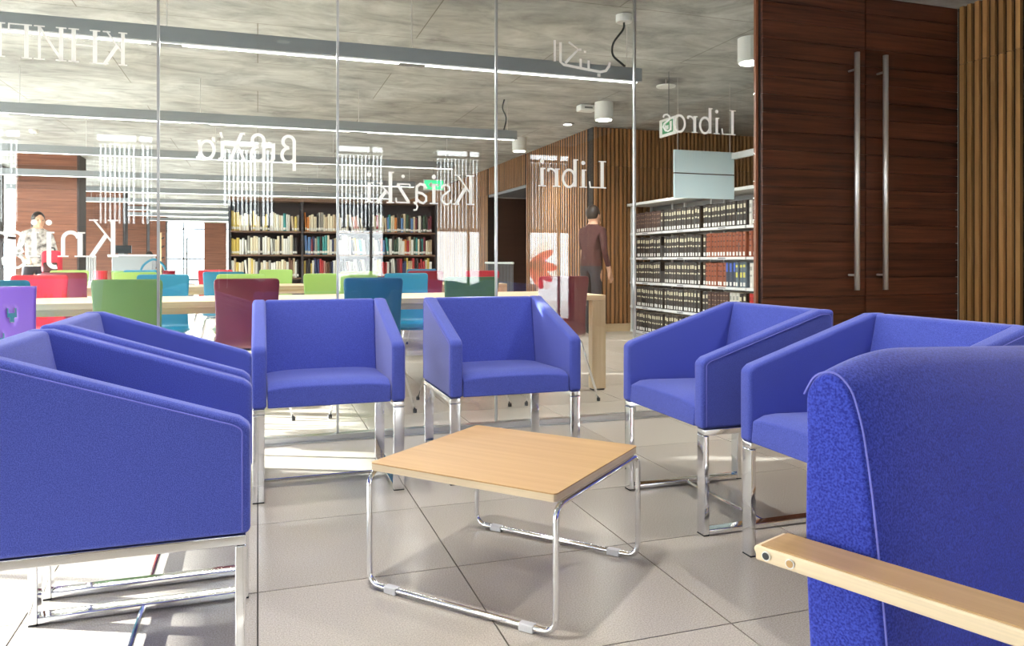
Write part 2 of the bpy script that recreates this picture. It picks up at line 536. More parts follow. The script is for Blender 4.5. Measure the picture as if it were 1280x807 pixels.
# ------------------------------------------------------------------ glass partition
edges = [-4.57, -4.055, -3.16, -2.265, -1.37, -.475, .41, 1.308, 2.2, 3.073]
panels = []
for i in range(len(edges) - 1):
    a, b = edges[i], edges[i + 1]
    o = MB().box(a + .003, b - .003, GV - .006, GV + .006, .035, CEIL - .03).build('window_%d' % (i + 1), M['pane'])
    put(o, 'full-height clear glass panel of the partition, %s from the wooden doors' % ordinal(len(edges) - 1 - i), 'glass panel', kind='structure')
    if i:
        MB().box(a - .006, a + .006, GV - .011, GV + .011, .035, CEIL - .03).build('joint_strip', M['alu'], o)
    panels.append(o)
tr = MB().box(LU + .05, 3.073, GV - .03, GV + .03, 0.0005, .034).box(LU + .05, 3.073, GV - .045, GV + .045, .0005, .008).build('trim_1', M['alu'])
put(tr, 'low aluminium floor channel holding the glass partition', 'channel', kind='structure')
tr = MB().box(LU + .05, 3.073, GV - .03, GV + .03, CEIL - .03, CEIL - .001).build('trim_2', M['alu'])
put(tr, 'aluminium head channel of the glass partition at the ceiling', 'channel', kind='structure')

# serif lettering made of strokes; units are cap heights, y up, text runs to +x and is mirrored onto the glass
def arc(cx, cy, rx, ry, a0, a1, n=14):
    return [(cx + rx * math.cos(R(a0 + (a1 - a0) * k / n)), cy + ry * math.sin(R(a0 + (a1 - a0) * k / n))) for k in range(n + 1)]
TK, TN = .125, .05
def sf(x, y, w=.3): return ([(x - w / 2, y), (x + w / 2, y)], .04)
def dot(x, y, r=.075): return ([(x - r, y), (x + r, y)], 2 * r, 'dot')
G = {
 'K': (.78, [([(.13, 0), (.13, 1)], .11), ([(.17, .42), (.6, 1)], TN), ([(.3, .58), (.66, 0)], .11), sf(.13, .02, .26), sf(.13, .98, .26), sf(.6, .98, .22), sf(.66, .02, .24)]),
 'H': (.95, [([(.15, 0), (.15, 1)], TK), ([(.75, 0), (.75, 1)], TK), ([(.15, .52), (.75, .52)], TN), sf(.15, .02), sf(.15, .98), sf(.75, .02), sf(.75, .98)]),
 'И': (.95, [([(.15, 0), (.15, 1)], TK), ([(.75, 0), (.75, 1)], TK * .7), ([(.15, .05), (.75, .95)], TN * 1.6), sf(.15, .02), sf(.15, .98), sf(.75, .02), sf(.75, .98)]),
 'Г': (.72, [([(.15, 0), (.15, 1)], TK), ([(.0, .98), (.62, .98)], .04), ([(.62, 1), (.63, .76)], TN), sf(.15, .02)]),
 'L': (.7, [([(.15, 0), (.15, 1)], TK), ([(.0, .02), (.6, .02)], .045), ([(.6, 0), (.63, .24)], TN), sf(.15, .98)]),
 'n': (.7, [([(.14, 0), (.14, .66)], TK), ([(.18, .5)] + arc(.36, .46, .18, .19, 150, 0) + [(.54, 0)], .1), sf(.14, .02, .26), sf(.54, .02, .26), ([(.02, .64), (.14, .64)], .04)]),
 'j': (.34, [([(.17, .66), (.17, -.1)] + arc(.03, -.12, .14, .14, 0, -110), .11), dot(.17, .9), ([(.04, .64), (.17, .64)], .04)]),
 'i': (.34, [([(.17, 0), (.17, .66)], .115), dot(.17, .9), sf(.17, .02, .28), ([(.05, .64), (.17, .64)], .04)]),
 'g': (.62, [(arc(.28, .43, .2, .22, 0, 360, 20), .08), ([(.14, .26), (.08, .14), (.2, .07), (.42, .06), (.54, -.04), (.52, -.18), (.36, -.28), (.18, -.27), (.06, -.17), (.1, -.03), (.22, .06)], .07), ([(.42, .58), (.6, .63)], .07)]),
 'e': (.58, [(arc(.28, .33, .22, .33, 8, 318, 20), .09), ([(.08, .37), (.5, .37)], TN)]),
 'b': (.68, [([(.14, .02), (.14, 1.02)], TK), (arc(.36, .32, .22, .31, 160, -160, 20), .09), ([(.02, 1.0), (.14, 1.0)], .04)]),
 'r': (.5, [([(.14, 0), (.14, .66)], TK), (arc(.36, .42, .2, .22, 165, 60, 8), .07), dot(.44, .58, .05), sf(.14, .02, .28), ([(.02, .64), (.14, .64)], .04)]),
 'o': (.64, [(arc(.32, .33, .24, .32, 0, 360, 24), .09)]),
 's': (.48, [([(.38, .52), (.34, .62), (.22, .65), (.11, .58), (.1, .47), (.22, .37), (.34, .28), (.38, .15), (.3, .03), (.18, .0), (.08, .06), (.06, .16)], .07)]),
 'k': (.68, [([(.14, 0), (.14, 1.02)], TK), ([(.18, .28), (.5, .64)], TN), ([(.28, .4), (.58, 0)], .11), sf(.14, .02, .26), sf(.56, .02, .22), sf(.5, .64, .2), ([(.02, 1.0), (.14, 1.0)], .04)]),
 'a': (.6, [([(.1, .5), (.16, .62), (.3, .65), (.42, .56), (.43, .4), (.43, .06), (.52, .01)], .095), ([(.43, .38), (.24, .34), (.1, .24), (.1, .1), (.2, .02), (.32, .06), (.43, .16)], .08)]),
 'ą': (.6, [([(.1, .5), (.16, .62), (.3, .65), (.42, .56), (.43, .4), (.43, .06), (.52, .01)], .095), ([(.43, .38), (.24, .34), (.1, .24), (.1, .1), (.2, .02), (.32, .06), (.43, .16)], .08), ([(.46, .02), (.4, -.1), (.44, -.2), (.54, -.21)], .06)]),
 'ż': (.58, [([(.06, .63), (.5, .63)], .05), ([(.48, .62), (.1, .04)], .1), ([(.06, .03), (.52, .03)], .05), ([(.06, .63), (.06, .5)], TN), ([(.52, .02), (.53, .18)], TN), dot(.29, .88, .06)]),
 'β': (.66, [([(.14, -.3), (.14, .72)] + arc(.32, .74, .18, .2, 180, -60, 12) + [(.32, .52)], .11), ([(.3, .52)] + arc(.32, .26, .21, .25, 80, -150, 14), .11)]),
 'ι': (.3, [([(.14, .66), (.14, .1), (.2, .02), (.26, .02)], .11)]),
 'λ': (.62, [([(.06, .94), (.18, .94), (.52, 0)], .11), ([(.32, .56), (.08, 0)], .09)]),
 'ί': (.32, [([(.14, .66), (.14, .1), (.2, .02), (.26, .02)], .11), ([(.14, .76), (.2, .96)], .08)]),
 'α': (.68, [(arc(.28, .33, .21, .31, 0, 360, 20), .1), ([(.52, .66), (.47, .3), (.52, .06), (.6, .03)], .11)]),
}
def stroke(mb, pts, w, y0, fn):
    P = [Vector(p) for p in pts]
    L, Rr = [], []
    for i, p in enumerate(P):
        t = (P[min(i + 1, len(P) - 1)] - P[max(i - 1, 0)])
        t = t.normalized() if t.length > 1e-6 else Vector((1, 0))
        n = Vector((-t.y, t.x)) * (w / 2)
        L.append(p + n); Rr.append(p - n)
    y0 = y0 - .0002 * len(mb.f) / 4 * .02 - .00012 * (len(mb.f) % 9)
    v = [(fn(p.x, p.y)[0], y0, fn(p.x, p.y)[1]) for p in L + Rr]
    k = len(P)
    mb.add(v, [(i, i + 1, k + i + 1, k + i) for i in range(k - 1)])
def word(panel, text, uright, zbase, cap, uleft, label):
    adv = sum(G[ch][0] for ch in text)
    sx = (uright - uleft) / adv
    mb = MB(); x = 0
    yy = GV - .0075
    for ch in text:
        a, strokes = G[ch]
        for st in strokes:
            fn = lambda px, py, x=x: (uright - (x + px) * sx, zbase + py * cap)
            if len(st) == 3:
                r = st[1] / 2; cx = (st[0][0][0] + st[0][1][0]) / 2; cy = st[0][0][1]
                ring = [(fn(cx + r * math.cos(2 * math.pi * q / 14), cy + r * math.sin(2 * math.pi * q / 14))) for q in range(14)]
                mb.add([(p[0], yy, p[1]) for p in ring], [tuple(range(14))])
            else:
                stroke(mb, st[0], st[1], yy, fn)
        x += a
    o = mb.build('lettering', M['vinyl'], panel)
    put(o, label)
P_ = {round(edges[i], 3): panels[i] for i in range(len(panels))}
word(P_[-1.37], 'KHИГИ', -.615, 1.935, .165, -1.285, 'frosted mirrored Cyrillic word on the glass')
word(P_[-1.37], 'Knjige', -.655, .985, .185, -1.27, 'white mirrored word Knjige on the glass')
word(P_[-.475], 'βιβλία', .206, 1.487, .148, -.31, 'frosted mirrored Greek word on the glass')
word(P_[.41], 'Książki', 1.175, 1.285, .17, .55, 'white mirrored Polish word on the glass')
word(P_[1.308], 'Libri', 2.005, 1.405, .165, 1.56, 'white mirrored word Libri on the glass')
word(P_[2.2], 'Libros', 2.925, 1.775, .16, 2.38, 'white mirrored word Libros on the glass')
mb = MB()
fn = lambda a, b: (1.655 + a * .0052, 2.275 - b * .0049)
yy = GV - .0075
for pts, w in (([(3, 0), (3, 26)], 2.6), ([(10, 2), (10, 26), (14, 29), (40, 32), (60, 34), (67, 32), (71, 26), (72, 21)], 3.2),
               ([(20, 1), (32, 9), (20, 22), (16, 27)], 3), ([(35, 20), (35, 30)], 3), ([(45, 21), (45, 31)], 3),
               ([(33, 9), (36, 9)], 3), ([(39, 11), (42, 11)], 3), ([(56, 38), (60, 38)], 4)):
    stroke(mb, pts, w, yy, fn)
put(mb.build('lettering', M['vinyl'], P_[1.308]), 'pale mirrored Arabic word on the glass')

# ------------------------------------------------------------------ wooden double doors
def door(name, u0, u1, hu, label):
    root = MB().box(u0 + .003, u1 - .003, GV - .03, GV + .035, .01, CEIL - .002).build(name, M['walnut_back'])
    put(root, label, 'door', kind='structure')
    n = 23; h = (CEIL - .012) / n
    me = MB().box(-(u1 - u0) / 2 + .004, (u1 - u0) / 2 - .004, -.01, .01, .0015, h - .0015).mesh('plank', M['walnut'])
    for k in range(n):
        link('plank', me, root, loc=((u0 + u1) / 2, GV - .04, .011 + k * h))
    hy = GV - .125
    hd = MB().tube([(hu, hy, .77), (hu, hy, 2.355)], .018, 14).build('handle', M['steel'], root, smooth=False)
    hd.data.polygons.foreach_set('use_smooth', [len(p.vertices) == 4 for p in hd.data.polygons])
    put(hd, 'long vertical steel pull handle')
    for z in (.87, 2.245):
        MB().tube([(hu, hy + .015, z), (hu, GV - .05, z)], .008, 10).build('standoff', M['steel'], hd)
    return root
door('door_1', 3.095, 3.931, 3.79, 'dark walnut plank door beside the glass with long steel handle')
door('door_2', 3.931, RU, 4.03, 'dark walnut plank door beside the slatted wall with long steel handle')
tr = MB().box(3.076, 3.094, GV - .012, GV + .012, .0005, CEIL - .001).build('trim_3', M['rust'])
put(tr, 'thin copper-brown vertical edge between glass and doors', 'trim', kind='structure')

# ------------------------------------------------------------------ slatted walls
def slat_wall(name, label, origin, axis, length, pitch, w, dep, z0, z1, zbreak, face, matl, thick=.15):
    """axis 'u' or 'v'; face = sign of the outward normal along the other axis"""
    ou, ov = origin
    if axis == 'u':
        y0, y1 = sorted((ov, ov - face * thick))
        root = MB().box(ou, ou + length, y0, y1, z0, z1).build(name, M['backing'])
    else:
        x0, x1 = sorted((ou, ou - face * thick))
        root = MB().box(x0, x1, ov, ov + length, z0, z1).build(name, M['backing'])
    put(root, label, 'wall', kind='structure')
    meshes = []
    for a, b in ((z0 + .002, zbreak - .004), (zbreak, z1 - .002)):
        if b - a < .02: continue
        if axis == 'u':
            me = MB().box(-w / 2, w / 2, min(0, face * dep), max(0, face * dep), a, b).mesh('slat', matl)
        else:
            me = MB().box(min(0, face * dep), max(0, face * dep), -w / 2, w / 2, a, b).mesh('slat', matl)
        meshes.append(me)
    n = int(length / pitch)
    for k in range(n):
        s = (k + .5) * pitch
        for me in meshes:
            if axis == 'u':
                link('slat', me, root, loc=(ou + s, ov, 0))
            else:
                link('slat', me, root, loc=(ou, ov + s, 0))
    return root
slat_wall('wall_right', 'light oak vertical slat wall beside the dark doors', (RU, RV + .05), 'v', GV - RV - .1, .06, .032, .026, .0005, CEIL - .001, 2.36, -1, M['slat'])
slat_wall('wall_back', 'brown vertical slat wall behind the white shelving', (4.3, 9.4), 'u', 3.6, .062, .036, .035, .105, CEIL - .001, 2.25, -1, M['slat_dark'])
put(MB().box(4.3, 7.9, 9.37, 9.55, .0005, .104).build('baseboard_back', M['beech']), 'pale wooden plinth under the brown slat wall', 'plinth', kind='structure')
slat_wall('wall_side', 'brown slat wall receding beside the reading room, near part', (4.3, 9.56), 'v', 2.55, .09, .036, .01, .0005, CEIL - .001, 2.25, -1, M['slat_dark'])
slat_wall('wall_side_header', 'slatted header over the dark opening', (4.3, 12.12), 'v', 2.2, .09, .036, .01, 2.25, CEIL - .001, 2.25, -1, M['slat_dark'])
put(MB().box(4.31, 6.6, 12.12, 14.32, 2.2, 2.249).build('ceiling_niche', M['greymetal']), 'grey soffit over the dark side opening', 'soffit', kind='structure')
put(MB().box(6.45, 6.6, 12.0, 14.45, .0005, 2.199).build('wall_niche', M['walnut_back']), 'dark wall inside the side opening', 'wall', kind='structure')
put(MB().box(4.46, 6.44, 14.33, 14.45, .0005, 2.199).build('wall_niche_end', mat('brown_niche', srgb(70, 48, 36), .6)), 'brown end wall inside the side opening', 'wall', kind='structure')
put(MB().box(4.46, 6.44, 12.0, 12.11, .0005, 2.199).build('wall_niche_start', M['walnut_back']), 'dark near wall inside the side opening', 'wall', kind='structure')
slat_wall('wall_side_far', 'brown slat wall receding beside the reading room, far part', (4.3, 14.33), 'v', 12.0, .12, .05, .012, .0005, CEIL - .001, 2.25, -1, M['slat_dark'])
put(MB().box(7.9, 8.05, GV, 9.55, .0005, CEIL - .001).build('wall_shelf_side', M['white']), 'white wall behind the end of the shelving', 'wall', kind='structure')
put(MB().box(RU, 8.05, GV, GV + .12, .0005, CEIL - .001).build('wall_door_side', M['white']), 'white wall beside the doors, reading room side', 'wall', kind='structure')
put(MB().box(4.31, 4.46, 26.34, FV, .0005, CEIL - .001).build('wall_side_end', M['redwood']), 'reddish wood wall at the far end of the hall', 'wall', kind='structure')
# glass balustrade in front of the dark opening
bal = empty('balustrade', (4.12, 12.6, 0))
put(bal, 'dark mesh balustrade with pale handrail before the dark side opening', 'balustrade')
MB().tube([(0, -.35, .92), (0, 1.3, .92)], .02, 8).build('handrail', M['whitemetal'], bal)
for k in range(28):
    if k == 0: bm_ = MB().tube([(0, 0, .0), (0, 0, .9)], .005, 5).mesh('rod', M['greymetal'])
    link('rod', bm_, bal, loc=(0, -.34 + k * .06, 0))

# ------------------------------------------------------------------ rear facade (behind the camera, seen mirrored in the glass)
wu = [-3.56, -2.03, -.49, 1.05, 2.52, 4.0]
WW = .72
xs = LU
for k, a in enumerate(wu + [RU]):
    if a - xs > .01:
        put(MB().box(xs, a, RV - .15, RV, .0005, CEIL - .001).build('wall_rear_%d' % (k + 1), M['redwood']),
            'reddish wood pier between the tall rear windows, %s from the left facade' % ordinal(k + 1), 'wall', kind='structure')
    xs = a + WW
lou = MB()
for q in range(13):
    x = .03 + q * .0565
    lou.box(x - .012, x + .012, -.1, -.03, 1.46, 2.5)
lou_me = lou.mesh('louvers', M['fin'])
fr = MB()
for (a, b, c, d) in ((0, .03, 0, 2.77), (WW - .03, WW, 0, 2.77), (.5, .535, 0, 2.77), (0, WW, 1.4, 1.455), (0, WW, 0, .05), (0, WW, 2.5, 2.54), (0, WW, 2.62, 2.77)):
    fr.box(a, b, -.05, 0, c + .001, d - .001)
fr_me = fr.mesh('frame', M['frame'])
pn_me = MB().box(.01, WW - .01, -.03, -.024, .02, 2.7).mesh('pane', M['wpane'])
for k, a in enumerate(wu):
    root = link('window_%d' % (20 + k), fr_me, loc=(a, RV - .05, 0))
    put(root, 'tall rear window with vertical fins, %s from the left facade' % ordinal(k + 1), 'window', kind='structure')
    link('pane', pn_me, root)
    put(link('louvers', lou_me, root, loc=(0, -.06, 0)), kind='stuff')
# unseen dark cabinets added over the left lower panes to darken their reflection
for k, (a, b) in enumerate(((-4.3, -2.75), (-2.74, -1.2), (-1.19, .33))):
    cb = empty('masking_cabinet', ((a + b) / 2, RV + .22, 0)); put(cb, 'added dark cabinet masking the lower rear panes, %s from the left facade' % ordinal(k + 1), 'cabinet', 'added cabinets masking the lower rear panes')
    hw = (b - a) / 2
    MB().box(-hw, hw, -.2, .18, .0005, 1.4).build('body', M['walnut_back'], cb)
    for sx in (-1, 1):
        x0, x1 = sorted((sx * .004, sx * (hw - .006)))
        d_ = MB().box(x0, x1, .181, .2, .06, 1.38).build('door', M['walnut'], cb)
        MB().tube([(sx * .05, .225, .6), (sx * .05, .225, .85)], .006, 8).build('handle', M['steel'], d_)
# flower poster on the last window (seen as a reflection)
po = empty('flower_poster', (4.26, RV - .046, .35))
put(po, 'white poster with red and violet petals on the rear window by the slat wall', 'poster')
def film(name, c):
    m = glass_mat(name, c, .0)
    return m
MB().add([(-.25, 0, 0), (.23, 0, 0), (.23, 0, 1), (-.25, 0, 1)], [(0, 1, 2, 3)]).build('sheet', film('clear_poster_film', (.92, .94, .96, 1)), po)
petal_cols = [film('red_film', (.62, .05, .06, 1)), film('violet_film', (.42, .16, .6, 1)), film('pale_film', (.9, .78, .72, 1))]
for k, (ang, ln, wd, ci) in enumerate(((28, .44, .07, 0), (6, .3, .05, 1), (-8, .48, .075, 0), (-24, .28, .05, 1), (-36, .46, .075, 0), (-62, .44, .08, 0), (48, .46, .1, 2), (-18, .5, .12, 2), (-50, .5, .12, 2))):
    pts = []
    for q in range(20):
        t = q / 20 * 2 * math.pi
        lx, ly = ln / 2 + ln / 2 * math.cos(t), wd * math.sin(t)
        a_ = R(ang)
        pts.append((-.24 + lx * math.cos(a_) - ly * math.sin(a_), .0045 + k * .0004, .56 + lx * math.sin(a_) + ly * math.cos(a_)))
    pts = [(min(max(x, -.25), .23), y, min(max(z, 0.0), 1.0)) for x, y, z in pts]
    MB().add(pts, [tuple(range(20))]).build('petal', petal_cols[ci], po)

# buildings across the street behind the rear facade (seen only as reflections)
def street_building(name, label, u0, u1, v0, v1, hgt, wall, wins):
    root = empty(name, ((u0 + u1) / 2, v1, -.2)); put(root, label, 'building')
    a = (u1 - u0) / 2
    MB().box(-a, a, v0 - v1, 0, 0, hgt).build('wall', wall, root)
    MB().box(-a - .15, a + .15, v0 - v1 - .15, .15, hgt + .001, hgt + .2).build('roof', M['greymetal'], root)
    for x, z in wins:
        f_ = MB().box(x - .5, x + .5, .001, .05, z, z + 1.4).build('window', M['white'], root)
        MB().box(x - .43, x + .43, .051, .056, z + .07, z + 1.33).build('pane', M['screen'], f_)
street_building('street_building', 'low white rendered building across the street behind the rear windows', -26, 16, -17, -12, 8.0, mat('white_render', srgb(226, 226, 226), .85), [(-12, 1.2), (-2, 1.2), (4, 1.2)])

# ------------------------------------------------------------------ left facade, whole length
BAY = 1.5
nb = int((FV - RV) / BAY) + 1
fr = MB()
fr.box(-.06, .0, 0, .06, .001, CEIL - .001)
fr.box(-.06, .0, .06, BAY, 1.38, 1.44)
fr.box(-.06, .0, .06, BAY, .001, .06)
fr.box(-.06, .0, .06, BAY, 2.66, CEIL - .001)
fr_me = fr.mesh('frame', M['frame'])
pn_me = MB().box(-.034, -.028, .03, BAY + .03, .03, 2.7).mesh('pane', M['wpane'])
bl = MB()
z = 1.47
while z < 2.64:
    bl.add([(-.19, .07, z), (-.11, .07, z + .047), (-.11, BAY - .01, z + .047), (-.19, BAY - .01, z)], [(0, 1, 2, 3)])
    z += .062
bl_me = bl.mesh('blind_slats', M['blind'])
for k in range(nb):
    root = link('window_%d' % (30 + k), fr_me, loc=(LU, RV + k * BAY, 0))
    put(root, 'left facade window bay with horizontal blind, %s from the rear wall' % ordinal(k + 1), 'window', kind='structure')
    link('pane', pn_me, root)
    put(link('blind_slats', bl_me, root), kind='stuff')
    if k < 6:  # unseen translucent blinds added to cut the sun into patches and soften daylight
        z0 = 1.17 if k == 4 else .07
        y1 = .95 if k == 5 else BAY - .01
        mask_ob = MB().add([(.03, .07, z0), (.03, y1, z0), (.03, y1, 2.64), (.03, .07, 2.64)], [(0, 1, 2, 3)]).box(.022, .038, .07, y1, z0 - .02, z0).build('sun_mask_blind', M['sun_mask'], root)
# far end glazing
fr = MB()
for u in (-4.6, -3.45, -2.4, -1.5, -.4):
    fr.box(u, u + .06, FV, FV + .08, .001, CEIL - .001)
for zz in (.001, 1.0, 2.45):
    fr.box(LU, .4, FV + .01, FV + .07, zz, zz + .06)
ro = fr.build('window_70', M['frame'])
put(ro, 'bright glazed end wall far behind the reading room', 'window', kind='structure')
MB().box(LU, .4, FV + .03, FV + .036, .02, CEIL - .002).build('pane', M['wpane'], ro)
put(MB().box(-2.45, -1.45, FV - .6, FV - .05, .0005, CEIL - .001).build('wall_far_pier', M['redwood']), 'reddish brown pier before the far glazing', 'pier', kind='structure')
put(MB().box(.4, 4.3, FV, FV + .15, .0005, CEIL - .001).build('wall_far', M['redwood']), 'reddish brown far wall', 'wall', kind='structure')
# wood-clad piers
for k, (u0, u1, v) in enumerate(((-3.84, -2.9, 14.7), (-4.05, -3.12, 20.8), (-4.2, -3.4, 27.2), (-4.4, -3.55, 34.0))):
    root = MB().box(u0, u1, v, v + .55, .0005, CEIL - .001).build('wall_pier_%d' % (k + 1), M['walnut_back'])
    put(root, 'reddish wood-clad pier by the left facade, %s from the glass' % ordinal(k + 1), 'pier', kind='structure')
    n = 14; h = (CEIL - .002) / n
    me = MB().box(u0 + .002, u1 - .03, -.02, 0, .002, h - .002).mesh('plank', M['redwood'])
    me2 = MB().box(u1 - .028, u1 + .0, -.02, 0, .002, CEIL - .01).mesh('edge_strip', M['frame'])
    for q in range(n): link('plank', me, root, loc=(0, v, .001 + q * h))
    link('edge_strip', me2, root, loc=(0, v, 0))

# ------------------------------------------------------------------ linear luminaires
LV = [5.2, 8.12, 11.0, 13.93, 16.8, 19.7, 22.6, 25.5, 28.4]
body = MB().box(-7.3, 0, -.055, .055, 2.325, 2.42).mesh('body', M['lum'])
lens = MB().box(-7.28, -.02, -.014, .014, 2.318, 2.3245).mesh('lens', M['led'])
wire = MB().tube([(0, 0, 2.42), (0, 0, CEIL - .003)], .0035, 5).mesh('wire', M['steel'])
rose = MB().lathe([(.03, -.02), (.03, 0)], 12).mesh('ceiling_rose', M['white'])
clip = MB().box(-.09, .09, -.034, .034, 2.3145, 2.3175).mesh('joint_clip', M['greymetal'])
for k, v in enumerate(LV):
    root = empty('linear_luminaire', (2.76, v, 0))
    put(root, 'long grey suspended linear light, %s row behind the glass partition' % ordinal(k + 1), 'ceiling light', 'suspended linear lights')
    link('body', body, root); link('lens', lens, root)
    if k < 5:
        l = bpy.data.lights.new('tube_light', 'AREA'); l.shape = 'RECTANGLE'; l.size = 7.2; l.size_y = .05; l.energy = 70; l.color = (1, .98, .94)
        o = bpy.data.objects.new('tube_light', l); COL.objects.link(o); o.parent = root; o.location = (-3.65, 0, 2.313)
    for x in (-.1, -1.75, -3.3, -4.85, -6.4):
        link('wire', wire, root, loc=(x, 0, 0))
        if x < -1 and k < 4: link('joint_clip', clip, root, loc=(x, 0, 0))
# feed cable with ceiling canopy on the first row
root = empty('pendant_cable', (2.55, 5.03, CEIL - .002))
put(root, 'dark curved feed cable hanging from a white ceiling canopy', 'cable')
MB().lathe([(.055, -.055), (.06, -.05), (.06, -.001)], 20).build('canopy', M['white'], root)
MB().tube(fillet([(0, 0, -.05), (.0, 0, -.1), (-.07, .05, -.2), (-.06, .08, -.28), (.06, .105, -.345)], .08), .008, 8).build('cable', M['screen'], root)
root = empty('pendant_cable', (2.62, 8.1, CEIL - .002))
put(root, 'thin dark cable dropping to the second row of linear lights', 'cable')
MB().tube(fillet([(0, 0, 0), (-.03, .0, -.1), (.03, 0, -.2), (.0, .02, -.343)], .08), .008, 6).build('cable', M['screen'], root)

# ------------------------------------------------------------------ small ceiling fixtures
cyl = MB().lathe([(.1, -.2), (.105, -.195), (.105, -.001)], 28).mesh('housing', M['white'])
dsk = MB().lathe([(.088, -.204), (.088, -.2005)], 24).mesh('lamp_disc', mat('warm_lamp', (1, .95, .86, 1), .5, emit=14))
def add_downlight(root):
    link('housing', cyl, root); link('lamp_disc', dsk, root)
    add_lamp(root, -.21, 150)
def add_lamp(root, z, e):
    l = bpy.data.lights.new('lamp', 'SPOT'); l.energy = e; l.spot_size = R(150); l.spot_blend = .8; l.shadow_soft_size = .05; l.color = (1, .96, .9)
    o = bpy.data.objects.new('lamp', l); COL.objects.link(o); o.parent = root; o.location = (0, 0, z)
for (u, v), nm in zip(((3.75, 7.9), (3.65, 10.57), (3.8, 5.24)), ('large white cylinder downlight in front of the brown slat wall corner', 'white cylinder downlight farther back by the slatted header', 'white cylinder downlight just left of the wooden doors')):
    root = empty('cylinder_downlight', (u, v, CEIL)); put(root, nm, 'downlight', 'cylinder downlights')
    add_downlight(root)
dim = mat('fill_lamp_cover', srgb(236, 234, 228), .4, emit=.6)
for k, (u, v) in enumerate([(a, b) for a in (-2.4, .2, 2.8) for b in (1.9, 3.45) if not (a > 2 and b > 3)]):  # unseen fill lamps added to brighten the lounge chairs and floor
    root = empty('added_fill_lamp', (u, v, CEIL)); put(root, 'added flush fill lamp over the lounge, %s row from rear, %s from left' % (ordinal(k % 2 + 1), ordinal(k // 2 + 1)), 'downlight', 'added lounge fill lamps')
    MB().lathe([(.06, -.01), (.075, -.006), (.075, -.0005)], 20).build('ring', M['alu'], root)
    MB().lathe([(.05, -.013), (.05, -.0105)], 16).build('lamp_disc', dim, root)
    add_lamp(root, -.02, 118 if v < 3 else 55)
root = empty('ceiling_sensor', (3.62, 8.1, CEIL)); put(root, 'flat white sensor box on the ceiling beside the large cylinder downlight', 'sensor')
MB().box(-.1, .1, -.07, .07, -.075, -.001).build('housing', M['white'], root, bevel=.015)
MB().box(-.05, .05, -.072, -.069, -.05, -.03).build('lens', M['greymetal'], root)
root = empty('access_point', (3.86, 6.7, CEIL)); put(root, 'slim white disc-like device hanging on a short stem from ceiling', 'detector')
MB().tube([(0, 0, -.06), (0, 0, 0)], .006, 6).build('stem', M['white'], root)
MB().lathe([(.05, -.085), (.095, -.075), (.095, -.062), (.03, -.055)], 22).build('disc', M['white'], root)
root = empty('recessed_spot', (3.88, 9.63 - .35, CEIL)); put(root, 'small recessed ceiling spot near the brown slat wall', 'spotlight')
MB().lathe([(.07, -.012), (.09, -.006), (.09, -.0005)], 20).build('ring', M['alu'], root)
MB().lathe([(.055, -.016), (.055, -.0125)], 16).build('lamp_disc', M['led'], root)
for (u, v), nm in zip(((-2.93, 12.04), (-.58, 11.98), (1.83, 12.18)), ('small white smoke detector on the ceiling above the left pier', 'small white smoke detector above the bookcase left end', 'small white smoke detector above the bookcase right half')):
    root = empty('smoke_detector', (u, v, CEIL)); put(root, nm, 'smoke detector', 'ceiling smoke detectors')
    MB().lathe([(.03, -.055), (.05, -.045), (.06, -.02), (.06, -.0005)], 18).build('cap', M['white'], root)
    MB().lathe([(.012, -.06), (.012, -.0555)], 8).build('led', M['greymetal'], root)
# exit sign
root = empty('exit_sign', (3.73, 6.42, 0)); put(root, 'white-framed green exit sign hanging near the word Libros', 'exit sign')
MB().box(-.012, .012, -.16, .16, 2.16, 2.33).build('panel', M['white'], root, bevel=.004)
MB().box(-.0135, -.0125, -.1, .1, 2.185, 2.305).build('green_field', M['green'], root)
ar = MB()
ar.add([(-.015, y, z) for y, z in ((.07, 2.24), (.03, 2.285), (.03, 2.26), (-.02, 2.26), (-.02, 2.22), (.03, 2.22), (.03, 2.195))], [(0, 1, 2, 3, 4, 5, 6)])
ar.add([(-.015, y, z) for y, z in ((-.04, 2.2), (-.08, 2.2), (-.08, 2.29), (-.04, 2.29))], [(0, 1, 2, 3)])
ar.build('arrow', M['white'], root)
MB().tube([(0, 0, 2.33), (0, 0, CEIL)], .005, 6).build('rod', M['greymetal'], root)
root = empty('exit_sign', (3.0, 13.4, 0)); put(root, 'small lit green exit sign above the bookcase right end', 'exit sign')
MB().box(-.19, .19, -.012, .012, 2.22, 2.42).build('panel', M['white'], root)
MB().box(-.17, .17, -.0145, -.0125, 2.24, 2.4).build('green_field', M['exitgreen'], root)
a_ = MB(); a_.add([(x, -.016, z) for x, z in ((-.1, 2.32), (-.04, 2.38), (-.04, 2.34), (.1, 2.34), (.1, 2.3), (-.04, 2.3), (-.04, 2.26))], [(0, 1, 2, 3, 4, 5, 6)])
a_.build('arrow', M['white'], root)
MB().tube([(0, 0, 2.42), (0, 0, CEIL)], .006, 6).build('rod', M['greymetal'], root)

# hanging pale sign over the shelving
root = empty('hanging_sign', (4.235, 6.6, 0)); put(root, 'pale blue two-panel sign hanging before the white shelving', 'sign')
MB().box(-.345, .345, -.012, .012, 1.835, 2.06).build('board', M['signblue'], root, bevel=.004)
MB().box(-.345, .345, -.012, .012, 1.585, 1.825).build('board', M['signblue'], root, bevel=.004)
MB().box(-.345, .345, -.009, .009, 1.825, 1.835).build('joint', M['signline'], root)
MB().box(.31, .36, -1.6, -.013, 1.99, 2.05).build('support_arm', M['whitemetal'], root)
for x_, y_ in ((-.3, 0), (.3, 0), (.335, -1.5)):
    MB().tube([(x_, y_, 2.05), (x_, y_, CEIL - .002)], .0025, 5).build('wire', M['steel'], root)

